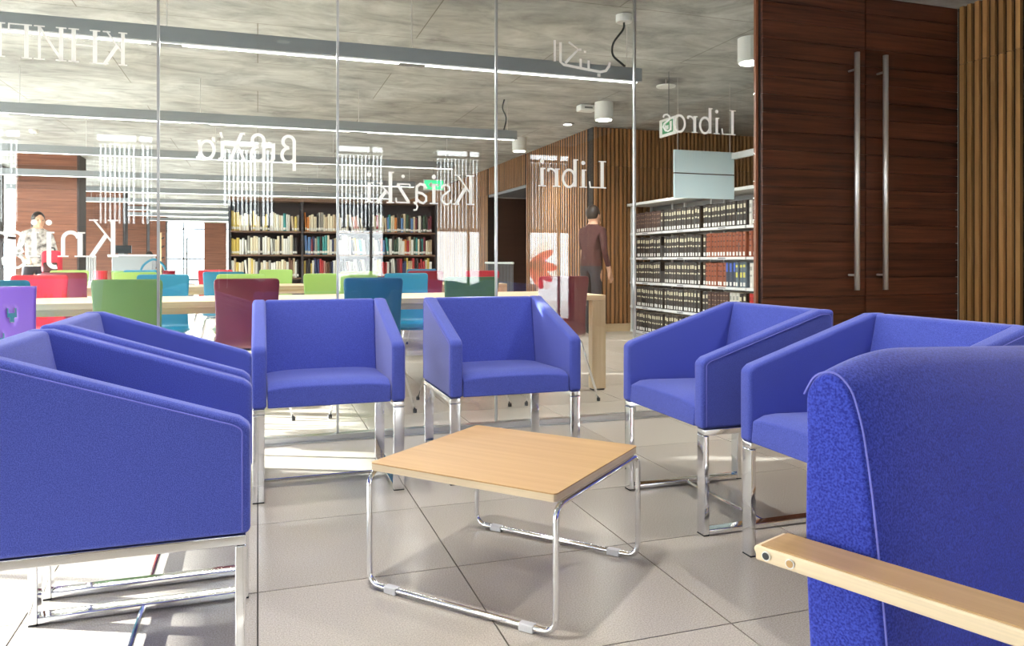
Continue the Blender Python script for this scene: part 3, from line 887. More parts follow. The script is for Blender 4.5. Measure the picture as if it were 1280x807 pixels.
# ------------------------------------------------------------------ blue armchairs
def make_armchair():
    root = empty('armchair')
    prof = [(-.285, .376), (.285, .376), (.285, .785), (.222, .785), (-.262, .628), (-.285, .61)]
    for s in (-1, 1):
        x0, x1 = sorted((s * .25, s * .306))
        a = MB().prism_x(prof, x0, x1).build('arm', M['blue'], root, bevel=.013, seg=3)
        inset = [(-.268, .385), (-.268, .603), (-.252, .614), (.226, .769), (.27, .769), (.27, .385)]
        MB().tube([(s * .3068, y, z) for y, z in fillet_yz(inset)], .0016, 5).build('seam', M['seam'], a)
    back = [(.284, .377), (.284, .784), (.225, .784), (.16, .46), (.16, .377)]
    MB().prism_x(back, -.2515, .2515).build('backrest', M['blue'], root, bevel=.012, seg=3)
    # seat cushion with a soft crown
    nx, ny = 10, 10
    top, v, f = [], [], []
    for j in range(ny + 1):
        for i in range(nx + 1):
            x = -.247 + .494 * i / nx; y = -.281 + .445 * j / ny
            tx, ty = i / nx, j / ny
            crown = .012 * (1 - (2 * tx - 1) ** 4)
            z = .470 - .012 * ty + crown
            if j == 0: z -= .022
            if j == 1: z -= .004
            v.append((x, y - (0.0 if j else -.004), z))
    for j in range(ny):
        for i in range(nx):
            a_ = j * (nx + 1) + i
            f.append((a_, a_ + 1, a_ + nx + 2, a_ + nx + 1))
    nb_ = len(v)
    rim = [i for i in range(nx + 1)] + [j * (nx + 1) + nx for j in range(1, ny + 1)] + [ny * (nx + 1) + i for i in range(nx - 1, -1, -1)] + [j * (nx + 1) for j in range(ny - 1, 0, -1)]
    for r_ in rim: v.append((v[r_][0], v[r_][1] - (.006 if v[r_][1] < -.27 else 0), .377))
    for k in range(len(rim)):
        k2 = (k + 1) % len(rim)
        f.append((rim[k2], rim[k], nb_ + k, nb_ + k2))
    f.append(tuple(nb_ + k for k in range(len(rim))))
    MB().add(v, f).build('seat', M['blue'], root, bevel=.006, seg=2)
    leg = MB().box(-.023, .023, -.011, .011, .004, .352).mesh('leg', M['chrome'])
    gl = MB().box(-.022, .022, -.0105, .0105, .0003, .0039).mesh('glide', M['black'])
    bar = MB().box(-.023, .023, -.254, .254, .004, .022).mesh('base_bar', M['chrome'])
    tbar = MB().box(-.023, .023, -.276, .276, .353, .3755).mesh('top_bar', M['chrome'])
    for s in (-1, 1):
        x = s * .281
        for y in (-.265, .265):
            l = link('leg', leg, root, bevel=.003, loc=(x, y, 0))
            link('glide', gl, l)
        link('base_bar', bar, root, bevel=.003, loc=(x, 0, 0))
        link('top_bar', tbar, root, bevel=.003, loc=(x, 0, 0))
    MB().tube([(-.258, 0, .014), (.258, 0, .014)], .007, 8).build('cross_rod', M['chrome'], root)
    return root

def fillet_yz(pts):
    p = fillet([(0, y, z) for y, z in pts], .02, 4)
    return [(q.y, q.z) for q in p]

proto = make_armchair()
# local front is -y
arm_spots = [
    ((.284, 3.465), 0, 'blue fabric armchair facing the camera, left of the two backing the glass'),
    ((1.09, 3.46), 0, 'blue fabric armchair facing the camera, right of the two backing the glass'),
    ((1.76, 2.617), -90, 'blue armchair facing left on the right side, nearest the glass wall'),
    ((1.80, 1.845), -90, 'blue armchair on the right side, partly hidden by the big foreground backrest'),
    ((-.30, 2.05), 90, 'blue armchair facing right at the left edge, nearest the camera'),
    ((-.305, 2.778), 90, 'blue armchair facing right on the left, behind the nearest left armchair'),
]
for k, ((u, v), a, lb) in enumerate(arm_spots):
    o = proto if k == 0 else copy_tree(proto)
    o.location = (u, v, 0); o.rotation_euler = (0, 0, R(a))
    put(o, lb, 'armchair', 'blue armchairs around the coffee table')

# ------------------------------------------------------------------ coffee table
root = empty('coffee_table', (.741, 2.239, 0), R(-48.4))
put(root, 'square maple coffee table on a bent chrome wire frame amid blue armchairs', 'coffee table')
h = .308
DY = .013
def rsq(h, r=.012, n=3):
    out = []
    for cx, cy, a0 in ((h - r, h - r, 0), (-h + r, h - r, 90), (-h + r, -h + r, 180), (h - r, -h + r, 270)):
        for k in range(n + 1):
            a = R(a0 + 90 * k / n)
            yy_ = cy + r * math.sin(a)
            out.append((cx + r * math.cos(a), yy_ - math.copysign(DY, yy_)))
    return out
MB().prism_z(rsq(h), .367, .3705).build('table_top', M['maple'], root)
MB().prism_z(rsq(h - .0005), .3475, .3669).build('edge_band', M['ply'], root)
q = .309
q2 = q - DY
loop = [(-q, -q2, .338), (-q, -q2, .012), (q, -q2, .012), (q, -q2, .338), (q, q2, .338), (q, q2, .012), (-q, q2, .012), (-q, q2, .338)]
# rail pieces run just under the top along the two other sides
fo = MB().tube(fillet(loop, .042, 6, True), .0085, 12, True).build('wire_frame', M['chrome'], root, smooth=True)
for sx in (-1, 1):
    for sy in (-1, 1):
        MB().box(-.022, .022, -.012, .012, .0004, .021).build('glide', M['glide'], root, loc=(sx * .225, sy * q2, 0), bevel=.003)

# ------------------------------------------------------------------ foreground lounge chair
Fv = Vector((.37, -.93)).normalized()
root = empty('lounge_chair', (.755, .912, 0), math.atan2(.3695, .9292))
put(root, 'large blue upholstered lounge chair with pale wooden armrest in the right foreground', 'lounge chair')
# local x = width, local -y = forward
prof = [(-.012, .245), (-.008, .3), (.004, .5), (.006, .60), (.002, .74), (.006, .78), (-.012, .805), (-.04, .812), (-.062, .79), (-.078, .74), (-.09, .66), (-.1, .57), (-.11, .46), (-.118, .36), (-.122, .3), (-.118, .245)]
WD = 1.25
cxp = sum(p[0] for p in prof) / len(prof)
mbb = MB(); n = len(prof)
ws = [0, .004, .014, .03, .06, .12, .2, .3, .46, .62, .78, .95, 1.05, 1.13, 1.19, 1.22, 1.236, 1.246, WD]
verts, faces = [], []
for w in ws:
    e = min(w, WD - w)
    sh = 1 - max(0, (1 - e / .02)) ** 2 * .10
    for (y, z) in prof:
        lift = (.022 * (1 - max(0, 1 - e / .2) ** 2) - .065 * max(0, w - .2)) * max(0, (z - .6) / .2)
        bul = -.012 * (1 - max(0, 1 - e / .15) ** 2) if y < cxp else 0
        verts.append((w, cxp + (y - cxp) * sh + bul, .6 + (z - .6) * (1 - (1 - sh) * .25) + lift))
for i in range(len(ws) - 1):
    for k in range(n):
        k2 = (k + 1) % n
        faces.append((i * n + k, i * n + k2, (i + 1) * n + k2, (i + 1) * n + k))
faces.append(tuple(range(n - 1, -1, -1))); faces.append(tuple(range((len(ws) - 1) * n, len(ws) * n)))
bk = mbb.add(verts, faces).build('backrest', M['lounge_blue'], root, smooth=True)
sb = bk.modifiers.new('soft', 'SUBSURF'); sb.levels = 2; sb.render_levels = 2
for wx in (.0035, WD - .0035):
    MB().tube(fillet([(wx, y, z) for y, z in ((.004, .775), (-.012, .806), (-.042, .814), (-.066, .792), (-.0815, .742), (-.0935, .66), (-.1035, .57), (-.1135, .46), (-.1215, .36), (-.125, .3))], .03, 4), .0015, 6).build('seam', M['seam'], bk)
MB().prism_x([(-.1, .24), (-.1, .285), (-.6, .345), (-.66, .33), (-.66, .27), (-.62, .2705), (-.2, .2705)], .01, WD - .01).build('seat', M['lounge_blue'], root, bevel=.02, seg=3)
for s, w0 in ((0, -.084), (1, WD + .008)):
    ar = empty_part = MB().prism_x([(.03, .557), (.034, .5625), (.03, .5685), (-.62, .5685), (-.62, .5475), (.03, .5475)], w0, w0 + .076).build('armrest', M['ply'], root, bevel=.006, seg=3)
    MB().box(w0 + .003, w0 + .073, -.612, .022, .5686, .5705).build('veneer_top', M['armwood'], ar)
    xo = w0 - .0005 if s == 0 else w0 + .0765
    for yb, mm in ((.012, 'black'), (-.024, 'maple')):
        MB().tube([(xo - .0015, yb, .558), (xo + .003, yb, .558)], .0066, 16).build('bolt', M['steel'], ar)
        MB().tube([(xo - .0022, yb, .558), (xo + .0035, yb, .558)], .005, 16).build('bolt_core', M[mm], ar)
    MB().box(w0 + .01, w0 + .066, -.6, -.55, .0005, .547).build('leg', M['ply'], root, bevel=.006)
    MB().box(w0 + .01, w0 + .066, -.549, .05, .2, .235).build('side_rail', M['ply'], root, bevel=.006)
    MB().box(w0 + .01, w0 + .066, -.0, .05, .0005, .199).build('leg', M['ply'], root, bevel=.006)
MB().box(-.015, WD + .015, -.5, -.46, .2, .235).build('cross_rail', M['ply'], root)
MB().box(-.015, WD + .015, -.07, -.02, .2, .235).build('cross_rail', M['ply'], root)
MB().box(.1, .14, -.6, -.11, .236, .2695).build('seat_bearer', M['ply'], root)
MB().box(WD - .14, WD - .1, -.6, -.11, .236, .2695).build('seat_bearer', M['ply'], root)

# ------------------------------------------------------------------ reading-room chairs
def shell_mesh(mname, holes=False):
    # side profile from seat front edge to top of the back, local front is -y
    side = [(-.24, .425), (-.22, .44), (-.1, .445), (.02, .44), (.1, .438), (.15, .447), (.178, .475), (.19, .52), (.2, .6), (.213, .7), (.228, .8), (.236, .865)]
    wid = [.17, .185, .2, .205, .2, .19, .182, .178, .176, .178, .184, .19]
    nx = 8
    if holes:
        P = []
        for i in range(len(side) - 1):
            for q in range(5):
                t = q / 5
                P.append((side[i][0] * (1 - t) + side[i + 1][0] * t, side[i][1] * (1 - t) + side[i + 1][1] * t, wid[i] * (1 - t) + wid[i + 1] * t))
        P.append((side[-1][0], side[-1][1], wid[-1])); nx = 40
    else:
        P = [(a, b, w) for (a, b), w in zip(side, wid)]
    v, f = [], []
    for (y, z, w) in P:
        for i in range(nx + 1):
            t = 2 * i / nx - 1
            bend = .02 * t * t
            v.append((t * w, y - bend * (1 if z > .5 else 0), z + (.012 * t * t if z < .46 else 0)))
    for j in range(len(P) - 1):
        for i in range(nx):
            if holes:
                zc = (P[j][1] + P[j + 1][1]) / 2; xc = (2 * (i + .5) / nx - 1)
                if zc > .56:
                    hz = (zc - .56) / .3
                    if any(abs(xc - hx) < .1 and abs(hz - h0 - .5 * ((xc - hx) / .22) ** 2) < .06 for hx, h0 in ((-.55, .62), (0, .66), (.45, .6), (-.3, .3), (.2, .3), (.6, .3))): continue
                    if abs(xc - .86) < .045 and .25 < hz < .75: continue
            a_ = j * (nx + 1) + i
            f.append((a_, a_ + 1, a_ + nx + 2, a_ + nx + 1))
    me = MB().add(v, f).mesh(mname, M['p_teal'], True)
    return me
SH = {}
def shell_for(color, holes=False):
    key = (color, holes)
    if key not in SH:
        me = shell_mesh('shell', holes); me.materials.clear(); me.materials.append(M['p_' + color]); SH[key] = me
    return SH[key]
legmesh = {}
for sx in (-1, 1):
    for sy in (-1, 1):
        yt = -.14 if sy < 0 else .1
        yb = -.24 if sy < 0 else .2
        legmesh[(sx, sy)] = MB().tube(fillet([(sx * .06, yt, .424), (sx * .17, yt, .418), (sx * .265, yb, .004)], .03, 4), .0095, 8).mesh('leg', M['chrome'], True)
under = MB().box(-.06, .06, -.16, .12, .4235, .433).mesh('under_plate', M['black'])
rubber = {k: MB().lathe([(.0125, 0), (.0125, .022)], 8, (k[0] * .2642, -.238 if k[1] < 0 else .198, .0004)).mesh('rubber_foot', M['black']) for k in legmesh}
def read_chair(u, v, rz, color, label, holes=False, group='coloured reading room chairs'):
    root = empty('reading_chair', (u, v, 0), R(rz))
    put(root, label, 'chair', group)
    s = link('shell', shell_for(color, holes), root)
    md = s.modifiers.new('thick', 'SOLIDIFY'); md.thickness = .013; md.offset = 0
    if not holes:
        sb = s.modifiers.new('soft', 'SUBSURF'); sb.levels = 1; sb.render_levels = 2
    for k, me in legmesh.items():
        l = link('leg', me, root)
        link('rubber_foot', rubber[k], l)
    link('under_plate', under, root)
    return root

def table(u0, u1, v0, v1, label):
    root = empty('reading_table', ((u0 + u1) / 2, (v0 + v1) / 2, 0))
    put(root, label, 'table', 'long pale reading tables')
    a, b = (u1 - u0) / 2, (v1 - v0) / 2
    MB().box(-a, a, -b, b, .672, .71).build('table_top', M['beech'], root, bevel=.003)
    MB().box(-a + .14, a - .14, -b + .04, b - .04, .63, .6715).build('apron', M['beech'], root)
    for sx in (-1, 1):
        for sy in (-1, 1):
            x0, x1 = sorted((sx * a, sx * (a - .11))); y0, y1 = sorted((sy * b, sy * (b - .07)))
            l = MB().box(x0, x1, y0, y1, .012, .6715).build('leg', M['beech_z'], root, bevel=.003)
            MB().box(x0 + .008, x1 - .008, y0 + .008, y1 - .008, .0004, .0119).build('foot', M['black'], l)
table(-1.95, 2.47, 5.17, 5.97, 'long pale beech reading table nearest the glass partition')
table(-2.6, 2.62, 8.0, 8.8, 'long pale beech reading table before the dark bookcase')
# near side of the first table, backs to us  (chair local front -y ; rz=180 faces +v)
for u, c, lb in ((-1.36, 'teal', 'teal plastic chair behind the purple perforated chair, first table'),
                 (-.70, 'green', 'mid green plastic chair with its back to the glass, first table'),
                 (-.06, 'burgundy', 'burgundy plastic chair behind the left blue armchair, back to the glass'),
                 (.685, 'dark blue', 'dark blue plastic chair showing between the two central blue armchairs'),
                 (1.32, 'dark green', 'dark green plastic chair behind the right central blue armchair'),
                 (1.965, 'burgundy', 'burgundy plastic chair at the right end of the first table')):
    read_chair(u, 4.98, 180, c, lb)
for u, c, lb in ((-1.5, 'red', 'bright red plastic chair facing us at the far left of first table'),
                 (-.68, 'teal', 'teal plastic chair facing us across the first table, left of bookcase'),
                 (-.12, 'light green', 'light green plastic chair just behind the burgundy chair, facing us'),
                 (.53, 'light green', 'light green plastic chair facing us before the middle of the bookcase'),
                 (1.18, 'teal', 'teal plastic chair facing us right of the dark blue chair')):
    read_chair(u, 6.1, 0, c, lb)
for u, c, lb in ((-1.62, 'burgundy', 'burgundy plastic chair at the left of second table, behind red chair'),
                 (-1.05, 'light green', 'light green plastic chair at second table behind the green chair'),
                 (-.3, 'teal', 'teal plastic chair at second table left of the bookcase'),
                 (.95, 'light green', 'light green plastic chair at second table before middle bookcase bay'),
                 (1.62, 'dark red', 'dark red plastic chair at second table before right bookcase bay'),
                 (2.22, 'red', 'red plastic chair at the right end of second table')):
    read_chair(u, 7.82, 180, c, lb)
for u, c, lb in ((-1.9, 'light green', 'light green plastic chair on the far side of second table, leftmost'),
                 (-1.2, 'teal', 'teal plastic chair on the far side of second table, second from left'),
                 (-.45, 'red', 'red plastic chair on the far side of second table'),
                 (.2, 'light green', 'light green plastic chair on the far side of second table, centre'),
                 (1.9, 'dark blue', 'dark blue plastic chair on the far side of second table, rightmost')):
    read_chair(u, 8.95, 0, c, lb)
pc = read_chair(-1.0, 3.74, 172, 'purple', 'purple perforated plastic chair at the left edge in front of the glass', True)

# ------------------------------------------------------------------ dark bookcase and its books
bc = empty('bookcase', (1.03, 10.75, 0)); put(bc, 'long dark steel bookcase with three bays behind the reading tables', 'bookcase')
L2 = 1.38; bw = 2 * L2 / 3
for k in range(4):
    MB().box(-L2 + k * bw - .015, -L2 + k * bw + .015, -.15, .16, .0005, 1.755).build('upright', M['darkcase'], bc)
MB().box(-L2 - .015, L2 + .015, .161, .175, .0005, 1.755).build('back_panel', M['darkcase'], bc)
SZ = [.10, .42, .735, 1.045, 1.36]
for k in range(3):
    for z in SZ:
        MB().box(-L2 + k * bw + .016, -L2 + (k + 1) * bw - .016, -.15, .16, z - .022, z).build('shelf', M['casewood'], bc)
MB().box(-L2 - .02, L2 + .02, -.16, .18, 1.756, 1.80).build('top_board', M['casewood'], bc)

def book_mesh(col, label_col=None):
    mb = MB()
    # unit book: x 0..1 thickness, y 0..1 depth, z 0..1 height; spine is at y=0 and slightly rounded
    v = []
    for z in (0, .07, .2, 1):
        v += [(0, .04, z), (.5, 0, z), (1, .04, z), (1, 1, z), (0, 1, z)]
    f = []; mi = []
    for lev in range(3):
        for k in range(5):
            a, b = lev * 5 + k, lev * 5 + (k + 1) % 5
            f.append((a, b, b + 5, a + 5)); mi.append(1 if (lev == 1 and k in (0, 1)) else 0)
    f += [(4, 3, 2, 1, 0), (15, 16, 17, 18, 19)]; mi += [0, 2]
    mb.v = v; mb.f = [list(q) for q in f]; mb.m = mi
    return mb.mesh('book', [col, label_col or col, M['page']])
M['page'] = mat('paper_edge', srgb(226, 220, 204), .8)
M['tag'] = mat('white_label', srgb(228, 226, 220), .7)
BC = {'cream': (222, 212, 186), 'white': (226, 226, 220), 'grey': (150, 148, 140), 'yellow': (208, 184, 96), 'teal': (52, 140, 140),
      'dark green': (52, 78, 62), 'black': (44, 42, 44), 'navy': (46, 62, 104), 'blue': (92, 130, 180), 'red': (172, 44, 50), 'brown': (110, 76, 58),
      'orange': (206, 128, 62), 'pink': (206, 158, 150), 'maroon': (108, 36, 52), 'beige': (196, 176, 146)}
BM = {k: book_mesh(mat('cover_' + k.replace(' ', '_'), srgb(*c), .55), M['tag']) for k, c in BC.items()}
rows = [('top', 1.36), ('middle', 1.045), ('bottom', .735)]
bays = ['left', 'middle', 'right']
pal = {('top', 0): 'yellow yellow cream white white dark_green black white cream black cream white beige white cream white cream teal teal white beige black grey grey black grey'.split(),
       ('top', 1): 'orange cream cream white grey cream white cream beige cream white black cream white pink grey black grey beige black grey'.split(),
       ('top', 2): 'cream blue white beige pink teal cream orange black blue beige navy cream maroon white beige dark_green red maroon black'.split(),
       ('middle', 0): 'yellow yellow cream white grey cream cream white black white cream white cream cream beige cream white white cream black dark_green grey black'.split(),
       ('middle', 1): 'blue navy maroon teal teal cream white beige cream white grey black yellow teal white grey cream white'.split(),
       ('middle', 2): 'cream red blue teal teal dark_green white orange orange beige white navy black cream red beige pink cream maroon'.split(),
       ('bottom', 0): 'beige yellow cream white cream beige white black cream white grey white cream cream beige white brown cream white black black grey'.split(),
       ('bottom', 1): 'black yellow white navy red pink brown black white beige black grey dark_green grey white black cream brown'.split(),
       ('bottom', 2): 'white yellow red red black white maroon red navy white beige dark_green black red yellow cream white beige maroon'.split()}
rb = random.Random(11)
for rn, z in rows:
    for bi in range(3):
        x = 1.03 - L2 + bi * bw + .022; xe = 1.03 - L2 + (bi + 1) * bw - .03
        k = 0; cols = pal[(rn, bi)]
        prev = 0
        while x < xe and k < 31:
            c = cols[int(k * len(cols) / 30) % len(cols)] if rb.random() < .72 else rb.choice(cols)
            c = c.replace('_', ' ')
            t = rb.uniform(.02, .038); hgt = rb.uniform(.19, .265); dp = rb.uniform(.16, .22)
            if x + t > xe: break
            lean = 0
            if bi == 1 and k > 18 or (bi == 2 and rn == 'middle' and k < 3): lean = R(rb.uniform(5, 13))
            elif rb.random() < .06: lean = R(rb.uniform(2, 6))
            if lean and prev: lean = prev
            if lean and not prev: x += .27 * math.sin(lean)
            if x + t * 1.1 > xe: break
            o = link('book', BM[c], loc=(x, 10.62 + rb.uniform(0, .02), z + .001))
            o.scale = (t, dp, hgt)
            if lean:
                o.rotation_euler = (0, -lean, 0)
                o.location.x = x
            k += 1
            put(o, '%s book, %s from left, %s visible row, %s bay of dark bookcase' % (c, ordinal(k), rn, bays[bi]), 'book', 'books on the %s row of the dark bookcase' % rn)
            x += t / math.cos(lean) + .0012
            prev = lean

# ------------------------------------------------------------------ white shelving with bound volumes
SU = 4.83
ws_ = empty('library_shelving', (SU, 7.6, 0)); put(ws_, 'white metal shelving with dark bound volumes before the brown slat wall', 'shelving')
V0, V1 = -1.75, 1.72
ups = [V0, V0 + .87, V0 + 1.735, V0 + 2.6, V1]
for y in ups:
    hw_ = .012 if y in (V0, V1) else .004
    MB().box(0 if hw_ > .01 else .12, .03 if hw_ > .01 else .14, y - hw_, y + hw_, .0005, 1.70).build('upright', M['whitemetal'], ws_)
    MB().box(.3, .33, y - .012, y + .012, .0005, 1.70).build('upright', M['whitemetal'], ws_)
MB().box(.331, .335, V0, V1, .05, 1.70).build('back_panel', M['greymetal'], ws_)
SZ2 = [.03, .355, .68, 1.005, 1.335]
for k in range(4):
    for z in SZ2:
        s_ = MB().box(-.02, .329, ups[k] + .013, ups[k + 1] - .013, z - .028, z).build('shelf', M['whitemetal'], ws_)
        MB().box(-.0215, -.0205, (ups[k] + ups[k + 1]) / 2 - .07, (ups[k] + ups[k + 1]) / 2 + .07, z - .02, z - .008).build('shelf_label', M['greymetal'], s_)
MB().box(-.05, .34, V0 - .02, V1 + .02, 1.701, 1.735).build('canopy', M['whitemetal'], ws_)

def volume_mesh(c, band, tag, bands=((.46, .53), (.70, .86))):
    """unit bound volume, spine faces -x; y = thickness, z = height"""
    zs = [0, .05, .2] + [q for b in bands for q in b] + [1]
    mb = MB(); v, f, mi = [], [], []
    for z in zs: v += [(.05, 0, z), (0, .2, z), (0, .8, z), (.05, 1, z), (1, 1, z), (1, 0, z)]
    for lev in range(len(zs) - 1):
        zm = (zs[lev] + zs[lev + 1]) / 2
        for k in range(6):
            a, b = lev * 6 + k, lev * 6 + (k + 1) % 6
            m_ = 0
            if k == 1:
                if lev == 1: m_ = 2
                elif any(b0 < zm < b1 for b0, b1 in bands): m_ = 1
            f.append((a, b, b + 6, a + 6)); mi.append(m_)
    e = (len(zs) - 1) * 6
    f += [(5, 4, 3, 2, 1, 0), tuple(e + q for q in range(6))]; mi += [0, 3]
    mb.v, mb.f, mb.m = v, [list(q) for q in f], mi
    return mb.mesh('volume', [c, band, tag, M['page']])
VM = {
    'black': volume_mesh(mat('volume_black', srgb(34, 32, 34), .45), mat('cream_band', srgb(206, 198, 168), .6), M['tag']),
    'dark brown': volume_mesh(mat('volume_brown', srgb(62, 38, 34), .45), mat('gold_band', srgb(150, 120, 96), .5), M['tag'], ((.44, .47), (.62, .66), (.84, .88))),
    'russet': volume_mesh(mat('volume_russet', srgb(142, 74, 48), .5), mat('dark_band', srgb(84, 40, 30), .5), M['tag'], ((.4, .46), (.62, .68), (.84, .9))),
    'blue': volume_mesh(mat('volume_blue', srgb(46, 62, 82), .45), mat('bright_blue_band', srgb(48, 90, 190), .5), M['tag'], ((.62, .98), (.985, .99))),
    'pale': volume_mesh(mat('volume_pale', srgb(206, 204, 196), .6), mat('pale_band', srgb(150, 152, 146), .6), M['tag']),
    'yellow-banded': volume_mesh(mat('volume_slate', srgb(86, 104, 120), .5), mat('yellow_band', srgb(214, 206, 96), .6), M['tag'], ((.4, .6), (.8, .9))),
    'red': volume_mesh(mat('volume_red', srgb(190, 40, 36), .5), mat('red_band', srgb(150, 30, 30), .6), M['tag'])}
rnm = ['bottom', 'fourth', 'third', 'second', 'top']
for ri, z in enumerate(SZ2):
    y = 7.6 + V1 - .03; k = 0
    hgt = .262
    while y > 7.6 + V0 + .04 and k < 48:
        loc_y = y - 7.6
        t = rb.uniform(.052, .064)
        c = 'black'
        if ri == 4 and y > 8.55: c = 'dark brown'
        if ri == 4 and y < 6.75: c = 'dark brown' if k % 2 else 'pale'
        if ri == 3 and y < 7.55: c = 'russet'
        if ri == 2:
            if y < 7.55: c = 'russet'
            if y < 7.12: c = 'blue'
            if y < 6.95: c = 'yellow-banded'
            if y < 6.72: c = 'pale'
        if ri == 1:
            if y < 7.5: c = 'dark brown'
            if y < 7.1: c = 'pale'
            if y < 6.9: c = 'black'
            if y < 6.75: c = 'red'
        hit = [q for q in ups if y - t - 7.6 - .014 < q < y - 7.6 + .014]
        if hit:
            y = 7.6 + hit[0] - .0145; continue
        o = link('bound_volume', VM[c], loc=(SU + rb.uniform(.0, .012), y - t, z + .001))
        o.scale = (.2, t - .002, hgt * rb.uniform(.97, 1.03))
        k += 1
        put(o, '%s bound volume, %s from the slat wall end, %s shelf of white shelving' % (c, ordinal(k), rnm[ri]), 'book', 'bound volumes on the %s shelf' % rnm[ri])
        y -= t
        if k % 13 == 0:
            be = MB().box(0, .14, -.002, .002, 0, .15).build('bookend', M['greymetal'], loc=(SU + .01, y - .006, z + .001))
            put(be, 'grey metal bookend on the %s shelf after the %s volume from the slat wall' % (rnm[ri], ordinal(k)), 'bookend', 'bookends in the white shelving')
            y -= .012

# ------------------------------------------------------------------ far-left furnishing
ct = empty('service_counter', (-2.73, 19.6, 0)); put(ct, 'silver grey service counter standing before the second wooden pier', 'counter')
MB().box(-.42, .42, -.3, .3, .0005, 1.06).build('body', M['counter'], ct, bevel=.01)
MB().box(-.5, .5, -.36, .36, 1.061, 1.1).build('top', M['white'], ct)
mo = empty('monitor', (-3.0, 19.55, 1.101)); put(mo, 'dark flat monitor on the silver grey service counter', 'monitor')
MB().box(-.22, .22, -.02, .02, .03, .21).build('screen', M['screen'], mo)
MB().box(-.05, .05, -.05, .05, 0.0003, .029).build('stand', M['greymetal'], mo)
ra = empty('radiator', (-3.02, 16.2, 0)); put(ra, 'pale ribbed radiator column beside the first wooden pier', 'radiator')
for k in range(5):
    MB().box(-.09 + k * .04, -.06 + k * .04, -.05, .05, .05, 1.05).build('rib', M['whitemetal'], ra)
MB().box(-.09, .1, -.04, .04, .0005, .049).build('base', M['whitemetal'], ra)
cs = empty('coat_stand', (-2.1, 19.0, 0)); put(cs, 'slim coat stand with dark pegs right of the service counter', 'coat stand')
MB().tube([(0, 0, .02), (0, 0, 1.6)], .022, 8).build('pole', M['beech_z'], cs)
MB().lathe([(.18, .0005), (.18, .02), (.03, .03)], 16).build('base', M['black'], cs)
for z in (.7, 1.0, 1.25, 1.45):
    MB().tube([(-.07, 0, z + .04), (0, 0, z), (.07, 0, z + .04)], .018, 6).build('peg', M['black'], cs)
tr_ = empty('ornamental_tree', (-1.75, 21.5, 0)); put(tr_, 'slender dark green potted tree silhouetted against the far windows', 'potted tree')
MB().lathe([(.16, .0005), (.2, .35), (.18, .36)], 16).build('pot', M['greymetal'], tr_)
MB().tube([(0, 0, .35), (0, 0, 1.55)], .02, 6).build('trunk', M['walnut_back'], tr_)
lf = MB(); rr = random.Random(3)
for k in range(260):
    z = rr.uniform(.6, 1.6); r = .2 * (1.62 - z) / 1.0 + .02
    a = rr.uniform(0, 6.28); c_ = Vector((r * rr.uniform(.4, 1) * math.cos(a), r * rr.uniform(.4, 1) * math.sin(a), z))
    d1 = Vector((math.cos(a), math.sin(a), rr.uniform(-.6, .3))) * .06; d2 = Vector((-math.sin(a), math.cos(a), 0)) * .02
    lf.add([c_, c_ + d1 * .5 + d2, c_ + d1, c_ + d1 * .5 - d2], [(0, 1, 2, 3)])
put(lf.build('foliage', M['leaf'], tr_), kind='stuff')
# children's corner: low round stools on a low table
lt = empty('low_table', (-1.95, 14.0, 0)); put(lt, 'low white table carrying coloured drums left of the bookcase', 'table')
MB().box(-.75, .75, -.3, .3, .58, .62).build('top', M['white'], lt)
for sx in (-.65, .65):
    for sy in (-.22, .22): MB().box(sx - .03, sx + .03, sy - .03, sy + .03, .0005, .579).build('leg', M['white'], lt)
for k, (x, c, r_) in enumerate(((-2.45, 'red', .1), (-2.1, 'light green', .19), (-1.72, 'teal', .14), (-1.42, 'dark red', .1))):
    d_ = empty('toy_drum', (x, 14.0, .6205)); put(d_, '%s round plastic drum on the low white table' % c, 'drum', 'coloured drums on the low table')
    MB().lathe([(r_, .0003), (r_, .15), (r_ * .96, .155)], 18).build('body', M['p_' + c], d_)
    MB().lathe([(r_ * 1.04, .1555), (r_ * 1.04, .175)], 18).build('lid', M['p_' + ('green' if c == 'light green' else c)], d_)
rs = empty('rucksack', (-2.68, 11.9, 0)); put(rs, 'red rucksack standing on a stool beside the person in printed top', 'rucksack')
MB().box(-.12, .12, -.07, .09, .782, 1.1).build('body', M['redcloth'], rs, bevel=.05, seg=3)
MB().box(-.085, .085, -.11, -.0705, .8, .94).build('pocket', M['burgtop'], rs, bevel=.02)
MB().tube(fillet([(-.04, 0, 1.08), (-.03, 0, 1.14), (.03, 0, 1.14), (.04, 0, 1.08)], .02), .01, 6).build('carry_loop', M['black'], rs)
stl = empty('stool', (-2.68, 11.9, 0)); put(stl, 'dark high stool under the red rucksack', 'stool')
MB().lathe([(.17, .74), (.17, .778)], 18).build('seat', M['darkcase'], stl)
for k in range(4):
    a = R(45 + 90 * k)
    MB().tube([(.1 * math.cos(a), .1 * math.sin(a), .74), (.18 * math.cos(a), .18 * math.sin(a), .01)], .014, 6).build('leg', M['chrome'], stl)
bch = empty('hoop_chair', (-1.98, 16.2, 0), R(200)); put(bch, 'pale blue chair with curved hoop back before the far brown pier', 'chair')
MB().tube(fillet([(-.22, .2, .45), (-.22, .26, .85), (.0, .3, 1.02), (.22, .26, .85), (.22, .2, .45)], .12, 6), .022, 8).build('hoop', M['p_teal'], bch)
MB().box(-.2, .2, -.22, .2, .43, .46).build('seat', M['p_teal'], bch, bevel=.01)
for sx in (-.18, .18):
    for sy in (-.18, .18): MB().tube([(sx, sy, .43), (sx * 1.15, sy * 1.15, .005)], .012, 6).build('leg', M['chrome'], bch)

